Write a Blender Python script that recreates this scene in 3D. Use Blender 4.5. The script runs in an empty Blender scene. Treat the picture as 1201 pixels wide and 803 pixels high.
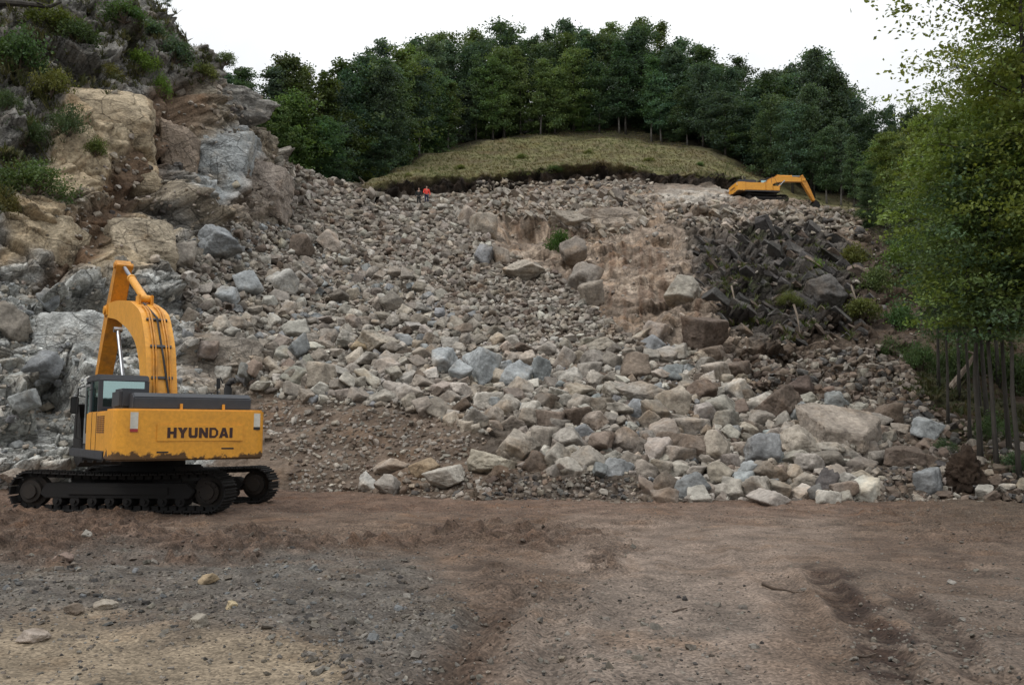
import bpy, bmesh, math, random
import numpy as np
from mathutils import Vector, Matrix
rng = np.random.default_rng(11)
random.seed(5)
scene = bpy.context.scene
COL = scene.collection
R = math.radians
F = 1040.0; CX = 600.5; CY = 401.5; EYE = 1.7
PIT = math.atan2(505 - CY, F)
CP, SP = math.cos(PIT), math.sin(PIT)

# ------------------------------------------------------------------ camera
cam = bpy.data.objects.new('camera', bpy.data.cameras.new('camera'))
COL.objects.link(cam)
cam.location = (0, 0, EYE)
cam.rotation_euler = (math.pi / 2 + PIT, 0, 0)
cam.data.sensor_width = 36
cam.data.lens = 36 * F / 1201
cam.data.clip_end = 3000
scene.camera = cam

def ray_pt(x, y, Y):
    """World point that lies on the sight line through photo pixel (x, y) at distance Y ahead."""
    x, y, Y = np.asarray(x, float), np.asarray(y, float), np.asarray(Y, float)
    a = (x - CX) / F; b = (CY - y) / F
    fy = CP - b * SP; fz = SP + b * CP
    t = Y / fy
    return np.stack([a * t, Y + 0 * a, EYE + fz * t], -1)

def ground_pt(x, y, z=0.0):
    b = (CY - y) / F
    t = (z - EYE) / (SP + b * CP)
    return np.stack([(x - CX) / F * t, (CP - b * SP) * t, 0 * t + z], -1)

def project(P):
    d = P - np.array([0, 0, EYE])
    dep = d[..., 1] * CP + d[..., 2] * SP
    up = -d[..., 1] * SP + d[..., 2] * CP
    dep = np.where(np.abs(dep) < 1e-3, 1e-3, dep)
    return CX + F * d[..., 0] / dep, CY - F * up / dep, dep

# ------------------------------------------------------------------ noise
def hsh(ix, iy, iz, seed):
    h = (ix.astype(np.uint32) * np.uint32(374761393)) ^ (iy.astype(np.uint32) * np.uint32(668265263)) ^ (iz.astype(np.uint32) * np.uint32(2147483647)) ^ np.uint32((seed * 1274126177) & 0xffffffff)
    h = (h ^ (h >> np.uint32(13))) * np.uint32(1274126177)
    h = (h ^ (h >> np.uint32(16))) * np.uint32(2246822519)
    return h ^ (h >> np.uint32(15))
def u01(h):
    return (h & np.uint32(0xffffff)).astype(np.float32) / 16777216.0
def h2(h, k):
    h = (h + np.uint32((k * 2654435761) & 0xffffffff)) * np.uint32(1597334677)
    h = (h ^ (h >> np.uint32(15))) * np.uint32(3812015801)
    return u01(h ^ (h >> np.uint32(14)))
def vnoise(p, seed=0):
    p = p.astype(np.float32)
    i = np.floor(p).astype(np.int64); f = p - i
    w = f * f * f * (f * (f * 6 - 15) + 10)
    out = 0
    for dx in (0, 1):
        wx = w[..., 0] if dx else 1 - w[..., 0]
        for dy in (0, 1):
            wy = w[..., 1] if dy else 1 - w[..., 1]
            for dz in (0, 1):
                wz = w[..., 2] if dz else 1 - w[..., 2]
                h = hsh(i[..., 0] + dx, i[..., 1] + dy, i[..., 2] + dz, seed)
                g = (h2(h, 1) * 2 - 1) * (f[..., 0] - dx) + (h2(h, 2) * 2 - 1) * (f[..., 1] - dy) + (h2(h, 3) * 2 - 1) * (f[..., 2] - dz)
                out = out + wx * wy * wz * g
    return out * 1.6
def fbm(p, o=4, seed=0, gain=.5):
    s = 0; a = 1.0
    for k in range(o):
        s = s + a * vnoise(p * (2.03 ** k) + 17.3 * k, seed + k); a *= gain
    return s
def worley(p, seed=0):
    """F1, F2, hash of the nearest cell and the offset from its centre."""
    p = p.astype(np.float32)
    i = np.floor(p).astype(np.int64); f = (p - i).astype(np.float32)
    n = p.shape[0]
    F1 = np.full(n, 9., np.float32); F2 = np.full(n, 9., np.float32)
    H = np.zeros(n, np.uint32); D = np.zeros((n, 3), np.float32)
    for dx in (-1, 0, 1):
        for dy in (-1, 0, 1):
            for dz in (-1, 0, 1):
                h = hsh(i[:, 0] + dx, i[:, 1] + dy, i[:, 2] + dz, seed)
                d = np.stack([f[:, 0] - dx - h2(h, 4), f[:, 1] - dy - h2(h, 5), f[:, 2] - dz - h2(h, 6)], 1)
                q = np.sqrt((d * d).sum(1))
                m = q < F1
                F2 = np.where(m, F1, np.minimum(F2, q))
                F1 = np.where(m, q, F1); H = np.where(m, h, H); D[m] = d[m]
    return F1, F2, H, D
def sstep(a, b, x):
    t = np.clip((x - a) / (b - a), 0, 1); return t * t * (3 - 2 * t)
def lerp(a, b, t):
    return a + (b - a) * t
def gsm(a, sig, axis):
    r = int(3 * sig); k = np.exp(-.5 * (np.arange(-r, r + 1) / sig) ** 2); k /= k.sum()
    pad = [(0, 0)] * a.ndim; pad[axis] = (r, r)
    b = np.pad(a, pad, mode='edge'); out = 0
    for j, w in enumerate(k):
        sl = [slice(None)] * a.ndim; sl[axis] = slice(j, j + a.shape[axis])
        out = out + w * b[tuple(sl)]
    return out

# ------------------------------------------------------------------ mesh helpers
def np_mesh(name, V, Fc, smooth=True, col=None, mat=None):
    V = np.asarray(V, np.float32).reshape(-1, 3); Fc = np.asarray(Fc, np.int32)
    me = bpy.data.meshes.new(name)
    me.vertices.add(len(V)); me.vertices.foreach_set('co', V.ravel())
    n, k = Fc.shape
    me.loops.add(n * k); me.loops.foreach_set('vertex_index', Fc.ravel())
    me.polygons.add(n); me.polygons.foreach_set('loop_start', np.arange(n, dtype=np.int32) * k)
    me.polygons.foreach_set('use_smooth', np.full(n, smooth, bool))
    me.update(calc_edges=True)
    if col is not None:
        c = np.ones((len(V), 4), np.float32); c[:, :np.shape(col)[1]] = np.asarray(col, np.float32)
        at = me.color_attributes.new('Col', 'FLOAT_COLOR', 'POINT'); at.data.foreach_set('color', c.ravel())
    if mat: me.materials.append(mat)
    return me
def link(name, me, parent=None, loc=None):
    o = bpy.data.objects.new(name, me); COL.objects.link(o)
    if parent: o.parent = parent
    if loc is not None: o.location = loc
    return o
def tag(o, label=None, cat=None, group=None, kind=None):
    if label: o['label'] = label
    if cat: o['category'] = cat
    if group: o['group'] = group
    if kind: o['kind'] = kind
    return o
def empty(name, loc, rz=0.0):
    o = bpy.data.objects.new(name, None); COL.objects.link(o)
    o.location = loc; o.rotation_euler = (0, 0, rz); o.empty_display_size = .2
    return o

# ------------------------------------------------------------------ materials
def new_mat(name):
    m = bpy.data.materials.new(name); m.use_nodes = True
    nt = m.node_tree; b = nt.nodes['Principled BSDF']
    return m, nt, b
def N(nt, t, **kw):
    n = nt.nodes.new(t)
    for k, v in kw.items():
        if k.startswith('i_'): n.inputs[k[2:].replace('_', ' ')].default_value = v
        else: setattr(n, k, v)
    return n
def mul_col(nt, a, b):
    m = nt.nodes.new('ShaderNodeMix'); m.data_type = 'RGBA'; m.blend_type = 'MULTIPLY'; m.inputs[0].default_value = 1
    nt.links.new(a, m.inputs[6]); nt.links.new(b, m.inputs[7]); return m.outputs[2]
def mix_col(nt, f, a, b):
    m = nt.nodes.new('ShaderNodeMix'); m.data_type = 'RGBA'
    if isinstance(f, (int, float)): m.inputs[0].default_value = f
    else: nt.links.new(f, m.inputs[0])
    for s, v in ((6, a), (7, b)):
        if isinstance(v, tuple): m.inputs[s].default_value = (*v, 1)
        else: nt.links.new(v, m.inputs[s])
    return m.outputs[2]
def noise_ramp(nt, vec, scale, detail, lo, hi, vlo, vhi, rough=.6):
    n = N(nt, 'ShaderNodeTexNoise'); n.inputs['Scale'].default_value = scale; n.inputs['Detail'].default_value = detail; n.inputs['Roughness'].default_value = rough
    if vec is not None: nt.links.new(vec, n.inputs['Vector'])
    r = N(nt, 'ShaderNodeMapRange'); r.inputs[1].default_value = lo; r.inputs[2].default_value = hi; r.inputs[3].default_value = vlo; r.inputs[4].default_value = vhi
    nt.links.new(n.outputs['Fac'], r.inputs[0])
    return n, r.outputs[0]
def earth_mat(name, src, s1, s2, bump, bdist, spec=.2, cracks=False, speck=0.0):
    """Rock or soil: own colour x two scales of mottling, matt, with a fine bump."""
    m, nt, b = new_mat(name)
    tc = N(nt, 'ShaderNodeTexCoord'); geo = N(nt, 'ShaderNodeNewGeometry')
    vec = geo.outputs['Position']
    if src == 'attr':
        a = N(nt, 'ShaderNodeAttribute', attribute_name='Col'); c = a.outputs['Color']
    else:
        a = N(nt, 'ShaderNodeObjectInfo'); c = a.outputs['Color']
    n1, v1 = noise_ramp(nt, vec, s1, 6, .3, .7, .62, 1.38)
    n2, v2 = noise_ramp(nt, vec, s2, 4, .3, .7, .72, 1.28)
    c = mul_col(nt, mul_col(nt, c, v1), v2)
    # iron and weathering stains with a shape of their own
    n3, v3 = noise_ramp(nt, vec, s1 * .45, 5, .52, .72, 0, .55)
    c = mix_col(nt, v3, c, mul_col(nt, c, N(nt, 'ShaderNodeRGB').outputs[0]))
    for nd in nt.nodes:
        if nd.type == 'RGB': nd.outputs[0].default_value = (.95, .72, .5, 1)
    if speck:
        v = N(nt, 'ShaderNodeTexVoronoi'); v.inputs['Scale'].default_value = speck
        nt.links.new(vec, v.inputs['Vector'])
        hs = N(nt, 'ShaderNodeSeparateColor'); nt.links.new(v.outputs['Color'], hs.inputs[0])
        mr = N(nt, 'ShaderNodeMapRange'); mr.inputs[3].default_value = .6; mr.inputs[4].default_value = 1.45
        nt.links.new(hs.outputs[0], mr.inputs[0])
        c = mul_col(nt, c, mr.outputs[0])
    crk = None
    if cracks:          # open joints and single blocks of sound rock, where the surface is rock (alpha of the colour attribute)
        wv = N(nt, 'ShaderNodeVectorMath', operation='MULTIPLY_ADD'); wv.inputs[1].default_value = (.35, .35, .35); nt.links.new(n1.outputs['Color'], wv.inputs[0]); nt.links.new(vec, wv.inputs[2])
        mp = N(nt, 'ShaderNodeMapping'); mp.inputs['Rotation'].default_value = (.3, .55, .2); mp.inputs['Scale'].default_value = (.8, .9, 1.5); nt.links.new(wv.outputs[0], mp.inputs['Vector'])
        nj = N(nt, 'ShaderNodeTexNoise'); nj.inputs['Scale'].default_value = .9; nj.inputs['Detail'].default_value = 3; nt.links.new(vec, nj.inputs['Vector'])
        rj = N(nt, 'ShaderNodeMapRange'); rj.inputs[1].default_value = .42; rj.inputs[2].default_value = .62; nt.links.new(nj.outputs['Fac'], rj.inputs[0])
        aj = N(nt, 'ShaderNodeMath', operation='MULTIPLY'); nt.links.new(a.outputs['Alpha'], aj.inputs[0]); nt.links.new(rj.outputs[0], aj.inputs[1])
        for sc_, wd_ in ((.55, .022), (1.5, .04), (4.2, .06)):
            ve = N(nt, 'ShaderNodeTexVoronoi', feature='DISTANCE_TO_EDGE'); ve.inputs['Scale'].default_value = sc_; nt.links.new(mp.outputs[0], ve.inputs['Vector'])
            vc = N(nt, 'ShaderNodeTexVoronoi'); vc.inputs['Scale'].default_value = sc_; nt.links.new(mp.outputs[0], vc.inputs['Vector'])
            r_ = N(nt, 'ShaderNodeMapRange'); r_.inputs[2].default_value = wd_; r_.inputs[3].default_value = .52 if sc_ < 2 else .72; r_.inputs[4].default_value = 1; nt.links.new(ve.outputs['Distance'], r_.inputs[0])
            hs = N(nt, 'ShaderNodeSeparateColor'); nt.links.new(vc.outputs['Color'], hs.inputs[0])
            r2_ = N(nt, 'ShaderNodeMapRange'); r2_.inputs[3].default_value = .82; r2_.inputs[4].default_value = 1.2; nt.links.new(hs.outputs[0], r2_.inputs[0])
            pr = N(nt, 'ShaderNodeMath', operation='MULTIPLY'); nt.links.new(r_.outputs[0], pr.inputs[0]); nt.links.new(r2_.outputs[0], pr.inputs[1])
            fm = N(nt, 'ShaderNodeMix'); fm.inputs[2].default_value = 1; nt.links.new(a.outputs['Alpha'] if sc_ < 1 else aj.outputs[0], fm.inputs[0]); nt.links.new(pr.outputs[0], fm.inputs[3])
            c = mul_col(nt, c, fm.outputs[0])
            if crk is None: crk = fm.outputs[0]
            else:
                q_ = N(nt, 'ShaderNodeMath', operation='MULTIPLY'); nt.links.new(crk, q_.inputs[0]); nt.links.new(fm.outputs[0], q_.inputs[1]); crk = q_.outputs[0]
    nt.links.new(c, b.inputs['Base Color'])
    b.inputs['Roughness'].default_value = .92; b.inputs['Specular IOR Level'].default_value = spec
    bp = N(nt, 'ShaderNodeBump'); bp.inputs['Strength'].default_value = bump; bp.inputs['Distance'].default_value = bdist
    mm = N(nt, 'ShaderNodeMath', operation='ADD'); nt.links.new(n1.outputs['Fac'], mm.inputs[0]); nt.links.new(hs.outputs[0] if speck else n2.outputs['Fac'], mm.inputs[1])
    if crk is not None:
        m3 = N(nt, 'ShaderNodeMath', operation='MULTIPLY_ADD'); m3.inputs[1].default_value = 1.0; nt.links.new(crk, m3.inputs[0]); nt.links.new(mm.outputs[0], m3.inputs[2]); mm = m3
    nt.links.new(mm.outputs[0], bp.inputs['Height']); nt.links.new(bp.outputs[0], b.inputs['Normal'])
    return m
M_TERR = earth_mat('bedrock and soil', 'attr', 1.1, 7, .7, .25, cracks=True)
M_GROUND = earth_mat('yard dirt', 'attr', 1.7, 34, .4, .035, speck=46)
M_ROCKA = earth_mat('rubble stone', 'attr', 1.6, 9, .5, .12)
M_ROCKO = earth_mat('boulder stone', 'obj', 1.5, 8, .55, .13)
M_OUT = earth_mat('fractured bedrock', 'obj', 1.1, 7, .75, .28, cracks=True)
M_PEB = earth_mat('gravel stone', 'attr', 9, 40, .3, .02)

def leaf_mat(name):
    m, nt, b = new_mat(name)
    a = N(nt, 'ShaderNodeAttribute', attribute_name='Col'); oi = N(nt, 'ShaderNodeObjectInfo')
    c = mul_col(nt, a.outputs['Color'], oi.outputs['Color'])
    nt.nodes.remove(b)
    d = N(nt, 'ShaderNodeBsdfPrincipled'); t = N(nt, 'ShaderNodeBsdfTranslucent'); mx = N(nt, 'ShaderNodeMixShader'); mx.inputs[0].default_value = .36
    d.inputs['Roughness'].default_value = .55; d.inputs['Specular IOR Level'].default_value = .25
    nt.links.new(c, d.inputs['Base Color'])
    c2 = mul_col(nt, c, N(nt, 'ShaderNodeRGB').outputs[0])
    [nd for nd in nt.nodes if nd.type == 'RGB'][0].outputs[0].default_value = (1.2, 1.2, .6, 1)
    nt.links.new(c2, t.inputs['Color'])
    nt.links.new(d.outputs[0], mx.inputs[1]); nt.links.new(t.outputs[0], mx.inputs[2])
    nt.links.new(mx.outputs[0], nt.nodes['Material Output'].inputs[0])
    return m
M_LEAF = leaf_mat('leaves')
def bark_mat(name, c1, c2, sc=6):
    m, nt, b = new_mat(name)
    tc = N(nt, 'ShaderNodeTexCoord'); mp = N(nt, 'ShaderNodeMapping'); mp.inputs['Scale'].default_value = (1, 1, .25)
    nt.links.new(tc.outputs['Object'], mp.inputs['Vector'])
    n1, v1 = noise_ramp(nt, mp.outputs[0], sc, 6, .35, .65, 0, 1)
    nt.links.new(mix_col(nt, v1, c1, c2), b.inputs['Base Color']); b.inputs['Roughness'].default_value = .9
    bp = N(nt, 'ShaderNodeBump'); bp.inputs['Strength'].default_value = .6; bp.inputs['Distance'].default_value = .04
    nt.links.new(n1.outputs['Fac'], bp.inputs['Height']); nt.links.new(bp.outputs[0], b.inputs['Normal'])
    return m
M_BARK = bark_mat('dark bark', (.022, .019, .015), (.06, .052, .042))
M_BARKP = bark_mat('pale bark', (.07, .064, .055), (.17, .155, .135))
M_DEAD = bark_mat('dead wood', (.16, .12, .09), (.36, .30, .24))
M_TWIG = bark_mat('brown twig', (.05, .035, .025), (.12, .085, .06))
# ------------------------------------------------------------------ terrain: profiles of the hillside, one per direction
KX = [-500, -150, 0, 100, 190, 230, 270, 320, 370, 425, 455, 500, 560, 600, 700, 760, 820, 860, 900, 950, 1000, 1050, 1100, 1201, 1350, 1700]
KN = [
 [(585,20),(540,22),(450,25),(380,28),(300,31),(220,34),(150,36),(60,40),(-60,46),(-250,60)],
 [(578,23),(530,26),(440,30),(350,33.5),(270,37),(190,40),(110,43),(20,47.5),(-80,53),(-250,66)],
 [(570,26),(520,29),(440,32.5),(350,36),(270,39.5),(200,43),(130,46),(50,50),(-50,55),(-200,68)],
 [(566,27.5),(510,31),(430,34.5),(340,39),(260,43.5),(190,47),(120,50.5),(50,55),(-25,59),(-120,72)],
 [(566,28),(510,32),(430,36.5),(350,42),(270,47.5),(200,52),(130,55.5),(60,59),(4,62),(60,85)],
 [(570,27.5),(510,32),(430,37),(350,44),(275,50),(210,55),(150,58),(95,61),(48,63.5),(100,88)],
 [(578,27),(510,32),(430,38.5),(350,47),(280,54),(220,59),(170,62),(125,64),(86,66),(150,90)],
 [(583,25.5),(510,31.5),(430,39),(360,48),(305,56),(265,61),(235,65),(208,69),(181,72),(230,95)],
 [(585,25),(500,31),(435,37.5),(370,48),(320,57),(280,64),(250,70),(225,77),(202,82),(240,100)],
 [(586,24.5),(490,31),(440,36.5),(375,48),(325,57),(262,74),(240,80),(228,86),(220,90),(226,112)],
 [(587,24),(485,31),(435,36.8),(372,48),(320,58),(250,81),(233,88),(212,91.5),(202,100),(200,125)],
 [(587,23),(480,31),(430,37),(370,48),(315,59),(240,85),(227,92),(206,93.5),(183,113),(160,140)],
 [(586,22.5),(495,29),(436,36.5),(370,47.5),(310,60),(236,88),(224,94),(202,95.5),(173,120),(148,145)],
 [(585,22),(500,28),(440,36),(370,47),(305,61),(234,88),(222,94),(205,95.5),(166,125),(140,145)],
 [(585,22),(510,27),(450,34.5),(390,44),(310,60),(222,84),(210,93),(198,94.5),(159,124),(132,145)],
 [(585,22),(515,26.5),(455,33.5),(400,42.5),(315,57),(230,78),(215,93),(200,95),(164,120),(138,142)],
 [(585,22),(520,26.5),(458,33),(405,41.5),(322,54),(238,76),(213,93),(201,95),(178,112),(150,135)],
 [(585,22),(525,26),(463,33),(412,41.5),(326,54),(238,77),(222,94),(206,96),(192,108),(164,133)],
 [(585,22),(530,26),(470,32.5),(420,41),(330,54),(236,79),(240,92),(224,99),(213,109),(186,133)],
 [(584,22),(532,26),(474,32),(422,41),(335,54),(240,79),(243,91),(236,99),(228,109),(192,133)],
 [(583,22),(535,26),(480,31.5),(428,40.5),(350,53),(270,71),(264,83),(252,94),(240,108),(205,132)],
 [(582,22),(540,25.5),(487,31),(440,39),(370,51),(310,65),(292,76),(275,88),(260,102),(225,130)],
 [(580,22),(546,25),(495,30),(452,38),(395,49),(345,60),(325,72),(305,85),(288,100),(270,130)],
 [(578,21.5),(552,24),(512,29),(475,36),(430,45),(388,55),(360,66),(332,79),(310,96),(285,128)],
 [(575,21),(552,23.5),(514,28),(478,35),(434,44),(390,54),(360,65),(330,78),(308,95),(283,127)],
 [(575,20.5),(552,23.5),(514,28),(478,35),(434,44),(390,54),(360,65),(330,78),(308,95),(283,127)]]
KN = np.array(KN, float)
xs = np.concatenate([np.arange(-500, -60, 7.0), np.arange(-60, 1262, 1.3), np.arange(1262, 1700, 7.0)])
dens = np.arange(-500, 1701, 5.0)
NSEG = [60, 64, 64, 64, 64, 40, 34, 46, 20]
ky = np.stack([np.interp(xs, dens, gsm(np.interp(dens, KX, KN[:, k, 0]), 3.0, 0)) for k in range(10)], 1)
kY = np.stack([np.interp(xs, dens, gsm(np.interp(dens, KX, KN[:, k, 1]), 3.5, 0)) for k in range(10)], 1)
KP = ray_pt(xs[:, None] + 0 * ky, ky, kY)                  # (nx, 10, 3)
# the toe dives below the yard
KP = np.concatenate([KP[:, :1] + np.array([0, -1.2, -.55]), KP], 1)
NS = [8] + NSEG
rows = []; sval = []
for k in range(10):
    for j in range(NS[k]):
        t = j / NS[k]; rows.append(lerp(KP[:, k], KP[:, k + 1], t)); sval.append(k - 1 + t)
rows.append(KP[:, 10]); sval.append(9.0)
B = np.stack(rows, 1); sval = np.array(sval)               # (nx, ns, 3)
Bs = gsm(B, 9, 1)
lipw = ((xs > 425) & (xs < 905))[:, None] * np.exp(-((sval[None] - 6.5) / .75) ** 4)
lipw = gsm(lipw.astype(float), 14, 0)
ends = np.clip(np.minimum(np.arange(len(sval)), len(sval) - 1 - np.arange(len(sval))) / 9.0, 0, 1)[None]
B = lerp(B, Bs, ((1 - lipw) * ends)[..., None])
nx, ns = B.shape[:2]
P0 = B.reshape(-1, 3).copy()
XI = np.repeat(xs, ns); SI = np.tile(sval, nx)
YI = project(P0)[1]
def grid_normals(V):
    G = V.reshape(nx, ns, 3)
    du = np.gradient(G, axis=0); dv = np.gradient(G, axis=1)
    n = np.cross(du, dv); n /= np.linalg.norm(n, axis=-1, keepdims=True) + 1e-9
    return n.reshape(-1, 3)
G0 = gsm(gsm(B, 20, 1), 20, 0).reshape(-1, 3)
NB = grid_normals(G0)
HO = NB * np.array([1, 1, 0]); HO /= np.linalg.norm(HO, axis=1, keepdims=True) + 1e-6
DD = .5 * NB + .6 * HO; DD /= np.linalg.norm(DD, axis=1, keepdims=True)

# masks of the geology, in the sight-line coordinates of the undisturbed slope
MW, MH, MX, MY, MS = 1100, 620, -500, -240, 2.0
gy, gx = np.mgrid[0:MH, 0:MW]; gx = gx * MS + MX; gy = gy * MS + MY
def poly_mask(poly, blur=6):
    inside = np.zeros((MH, MW), bool); n = len(poly)
    for i in range(n):
        (x1, y1), (x2, y2) = poly[i], poly[(i + 1) % n]
        if y1 == y2: continue
        c = ((y1 > gy) != (y2 > gy)) & (gx < (x2 - x1) * (gy - y1) / (y2 - y1) + x1); inside ^= c
    m = inside.astype(np.float32)
    if blur: m = gsm(gsm(m, blur / MS, 0), blur / MS, 1)
    return m
def samp(m, x, y):
    i = np.clip((x - MX) / MS, 0, MW - 1.01); j = np.clip((y - MY) / MS, 0, MH - 1.01)
    i0 = i.astype(int); j0 = j.astype(int); a = i - i0; b = j - j0
    return (m[j0, i0] * (1 - a) + m[j0, i0 + 1] * a) * (1 - b) + (m[j0 + 1, i0] * (1 - a) + m[j0 + 1, i0 + 1] * a) * b
SCREE = [(322,182),(425,220),(470,232),(548,238),(585,292),(650,322),(742,398),(800,412),(858,418),(878,462),(1000,470),(1090,490),(1100,600),(600,600),(560,512),(470,478),(330,470),(262,440),(226,380),(205,330),(215,285),(262,262),(330,262),(345,215)]
BANK = [(300,462),(330,470),(470,478),(565,512),(606,560),(600,605),(240,605),(255,520)]
FACE = [(545,236),(600,216),(860,226),(965,240),(1012,268),(1075,330),(1090,430),(1000,470),(878,462),(858,418),(742,398),(650,322),(585,292)]
DARK = [(806,258),(860,272),(930,250),(978,268),(1030,320),(1020,398),(905,406),(845,380),(816,325)]
TAN = [(66,118),(150,108),(190,150),(172,205),(120,232),(60,222)]
TAN2 = [(0,238),(58,236),(130,262),(190,232),(196,275),(150,330),(96,322),(40,300),(0,300)]
BROWN = [(188,92),(240,96),(222,160),(178,232),(140,262),(96,320),(62,330),(58,262),(126,232),(165,160)]
GREYL = [(-200,330),(20,310),(100,330),(200,330),(230,400),(262,440),(240,600),(-200,600)]
GREYF = [(232,158),(280,150),(292,182),(272,225),(240,245),(212,232),(214,190)]
BULGE = [(262,186),(312,200),(334,244),(296,260),(262,250)]
SMOOTH = [(214,402),(258,388),(306,412),(312,462),(262,476),(205,470)]
VEG = [(-300,-240),(185,-10),(262,84),(268,104),(215,100),(150,104),(96,128),(60,190),(20,236),(-300,300)]
GRASS = [(380,232),(455,214),(505,209),(560,204),(600,207),(700,198),(760,200),(860,206),(905,226),(1000,200),(1000,100),(400,100)]
RIGHT = [(1010,262),(1075,330),(1092,430),(1060,455),(1090,490),(1110,600),(1800,600),(1800,100),(960,100),(965,240)]
wn = fbm(P0 / 5.0, 4, 40); wn2 = fbm(P0 / 5.0 + 31, 4, 44)
scl = np.clip(40 / P0[:, 1], .4, 1.6)
XW = XI + wn * 16 * scl; YW = YI + wn2 * 14 * scl
mk = {k: samp(poly_mask(v, bl), XW, YW) for k, v, bl in (
    ('scree', SCREE, 5), ('bank', BANK, 6), ('face', FACE, 6), ('dark', DARK, 7), ('tan', TAN, 4), ('tan2', TAN2, 5), ('brown', BROWN, 6),
    ('greyl', GREYL, 10), ('greyf', GREYF, 4), ('bulge', BULGE, 5), ('smooth', SMOOTH, 7), ('veg', VEG, 6), ('right', RIGHT, 12))}
cliff = np.clip(1 - mk['scree'] - mk['bank'] - mk['face'] - mk['right'], 0, 1) * (XI < 430)
midhill = ((XI >= 425) & (SI >= 6.75)) | ((XI > 1000) & (SI > 7.5))
grass = gsm((midhill.reshape(nx, ns)).astype(float), 3, 1).ravel()
grass = np.where(XI > 425, sstep(6.72, 6.95, SI + wn * .22), 0) * sstep(425, 440, XI)
grass = np.maximum(grass, ((SI > 8.02) & (XI > 150)) * 1.0)
lip = np.where((XI > 420) & (XI < 900), sstep(5.8, 6.2, SI + wn * .45) * (1 - sstep(6.75, 6.95, SI + wn * .22)), 0)
for k in ('scree', 'face', 'right', 'veg'): mk[k] = mk[k] * (1 - grass)
cliff = cliff * (1 - grass)

# relief: blocks with tilted faces and open joints, at three sizes
def blocks(P, size, amp, seed, joint=.12, tilt=1.0, joff=.5, soft=.2):
    F1, F2, H, D = worley(P / size, seed)
    o = h2(H, 11) - .5
    t = (D[:, 0] * (h2(H, 12) - .5) + D[:, 1] * (h2(H, 13) - .5) + D[:, 2] * (h2(H, 14) - .5)) * 2 * tilt
    j = 1 - sstep(0, joint, F2 - F1)
    return amp * ((o + t) * sstep(-.02, soft, F2 - F1) - joff * j), H, j
q = P0 + np.stack([wn, wn2, wn], 1) * .25
def rotm(v, ax, ang):
    return v @ np.array(Matrix.Rotation(ang, 3, ax)).T
slab = np.array([1.2, 1.0, .62])
big, Hb, jb = blocks(rotm(q, 'Y', .5) / np.array([.85, 1.0, 1.15]), 3.4, 2.0, 1, .05, 1.1, .2, .11)
med, Hm, jm = blocks(rotm(q, 'Y', .45) / slab, 1.35, .66, 2, .09, 1.0, .3, .17)
sml, Hs, js = blocks(rotm(q, 'Y', -.3) / slab , .5, .2, 3, .13, 1.0, .35, .22)
dsl, Hd, jd = blocks(rotm(q, 'Y', .75) / np.array([.6, 1.0, 1.6]), 1.1, .7, 5, .16, 1.2, .6)
fine = fbm(P0 * 1.3, 5, 7) * .13
lump = fbm(P0 / 2.2, 5, 9)
plain = np.clip(mk['tan'] + mk['tan2'] * .8 + mk['greyf'] + mk['smooth'] + .7 * mk['bulge'], 0, 1)
aB = 1.0 * cliff + .35 * mk['face'] + .0 * mk['scree']
aM = cliff * (1 - .5 * plain) * (1 - .4 * mk['brown']) + .42 * mk['face'] + .25 * mk['scree'] + .3 * mk['right']
aS = cliff * (1 - .6 * plain) * (1 - .3 * mk['brown']) + .4 * mk['face'] + .8 * mk['scree'] + .25 * mk['bank'] + .45 * mk['right']
disp = aB * big + aM * med + aS * sml + fine * (1 - .6 * grass) + dsl * mk['dark'] * 1.0
disp += lump * (.35 * mk['bank'] + .4 * mk['face'] + .5 * mk['right'] + .3 * cliff + .3 * mk['scree'] + .22 * grass) + grass * .9 * fbm(P0 / 9.0, 2, 88)
disp += 1.0 * mk['bulge'] + .8 * mk['smooth'] + .5 * mk['greyf'] - .9 * mk['brown'] * (1 - mk['veg']) + .9 * samp(poly_mask([(778,372),(835,358),(852,395),(838,415),(790,405)], 5), XW, YW)
disp += -1.8 * samp(poly_mask([(590,262),(640,264),(648,281),(596,284)], 3), XI, YI) + .8 * samp(poly_mask([(588,244),(700,246),(704,260),(590,260)], 3), XI, YI)
# eroded gullies running down the earth of the quarry face
gul = vnoise(np.stack([XI / 9, YI / 120, 0 * XI], 1), 77)
disp += mk['face'] * (1 - mk['dark']) * gul * .22
disp += lip * (fbm(P0 / 1.3, 4, 21) * 1.5 - .45)
edge = np.exp(-((SI - 6.95) / .1) ** 2) * ((XI > 440) & (XI < 890))
toe = sstep(-.9, .25, SI)
disp *= .12 + .88 * toe
P1 = P0 + DD * disp[:, None]
P1[:, 1] -= edge * (.5 + .8 * fbm(P0 / 1.7, 3, 61)); P1[:, 2] += edge * .25 * fbm(P0 / .9, 3, 62)
fold = np.where(SI > 5, 1.0, 1.0)

# colours of the ground; gap shade and tree shade are painted into some
def C(*c): return np.array(c, np.float32)
nv = len(P1)
ca = np.zeros((nv, 3), np.float32) + C(.165, .135, .105)
def over(c, m):
    global ca
    ca = ca * (1 - m[:, None]) + np.asarray(c) * m[:, None]
rb, rm_, rs = h2(Hb, 21), h2(Hm, 22), h2(Hs, 23)
grey = lerp(C(.22, .208, .188), C(.40, .38, .34), rm_[:, None]); blue = lerp(C(.38, .385, .36), C(.58, .585, .55), rm_[:, None])
tan = lerp(C(.36, .28, .18), C(.50, .41, .28), (.5 + .5 * wn)[:, None].clip(0, 1))
brn = lerp(C(.105, .066, .042), C(.20, .135, .088), (.5 + .7 * lump)[:, None].clip(0, 1))
over(grey, cliff)
over(lerp(grey, tan * .8, .6), cliff * sstep(.45, .6, rb))
over(C(.15, .143, .128) + .2 * rm_[:, None] * C(1, .97, .9), mk['veg'])
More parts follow.
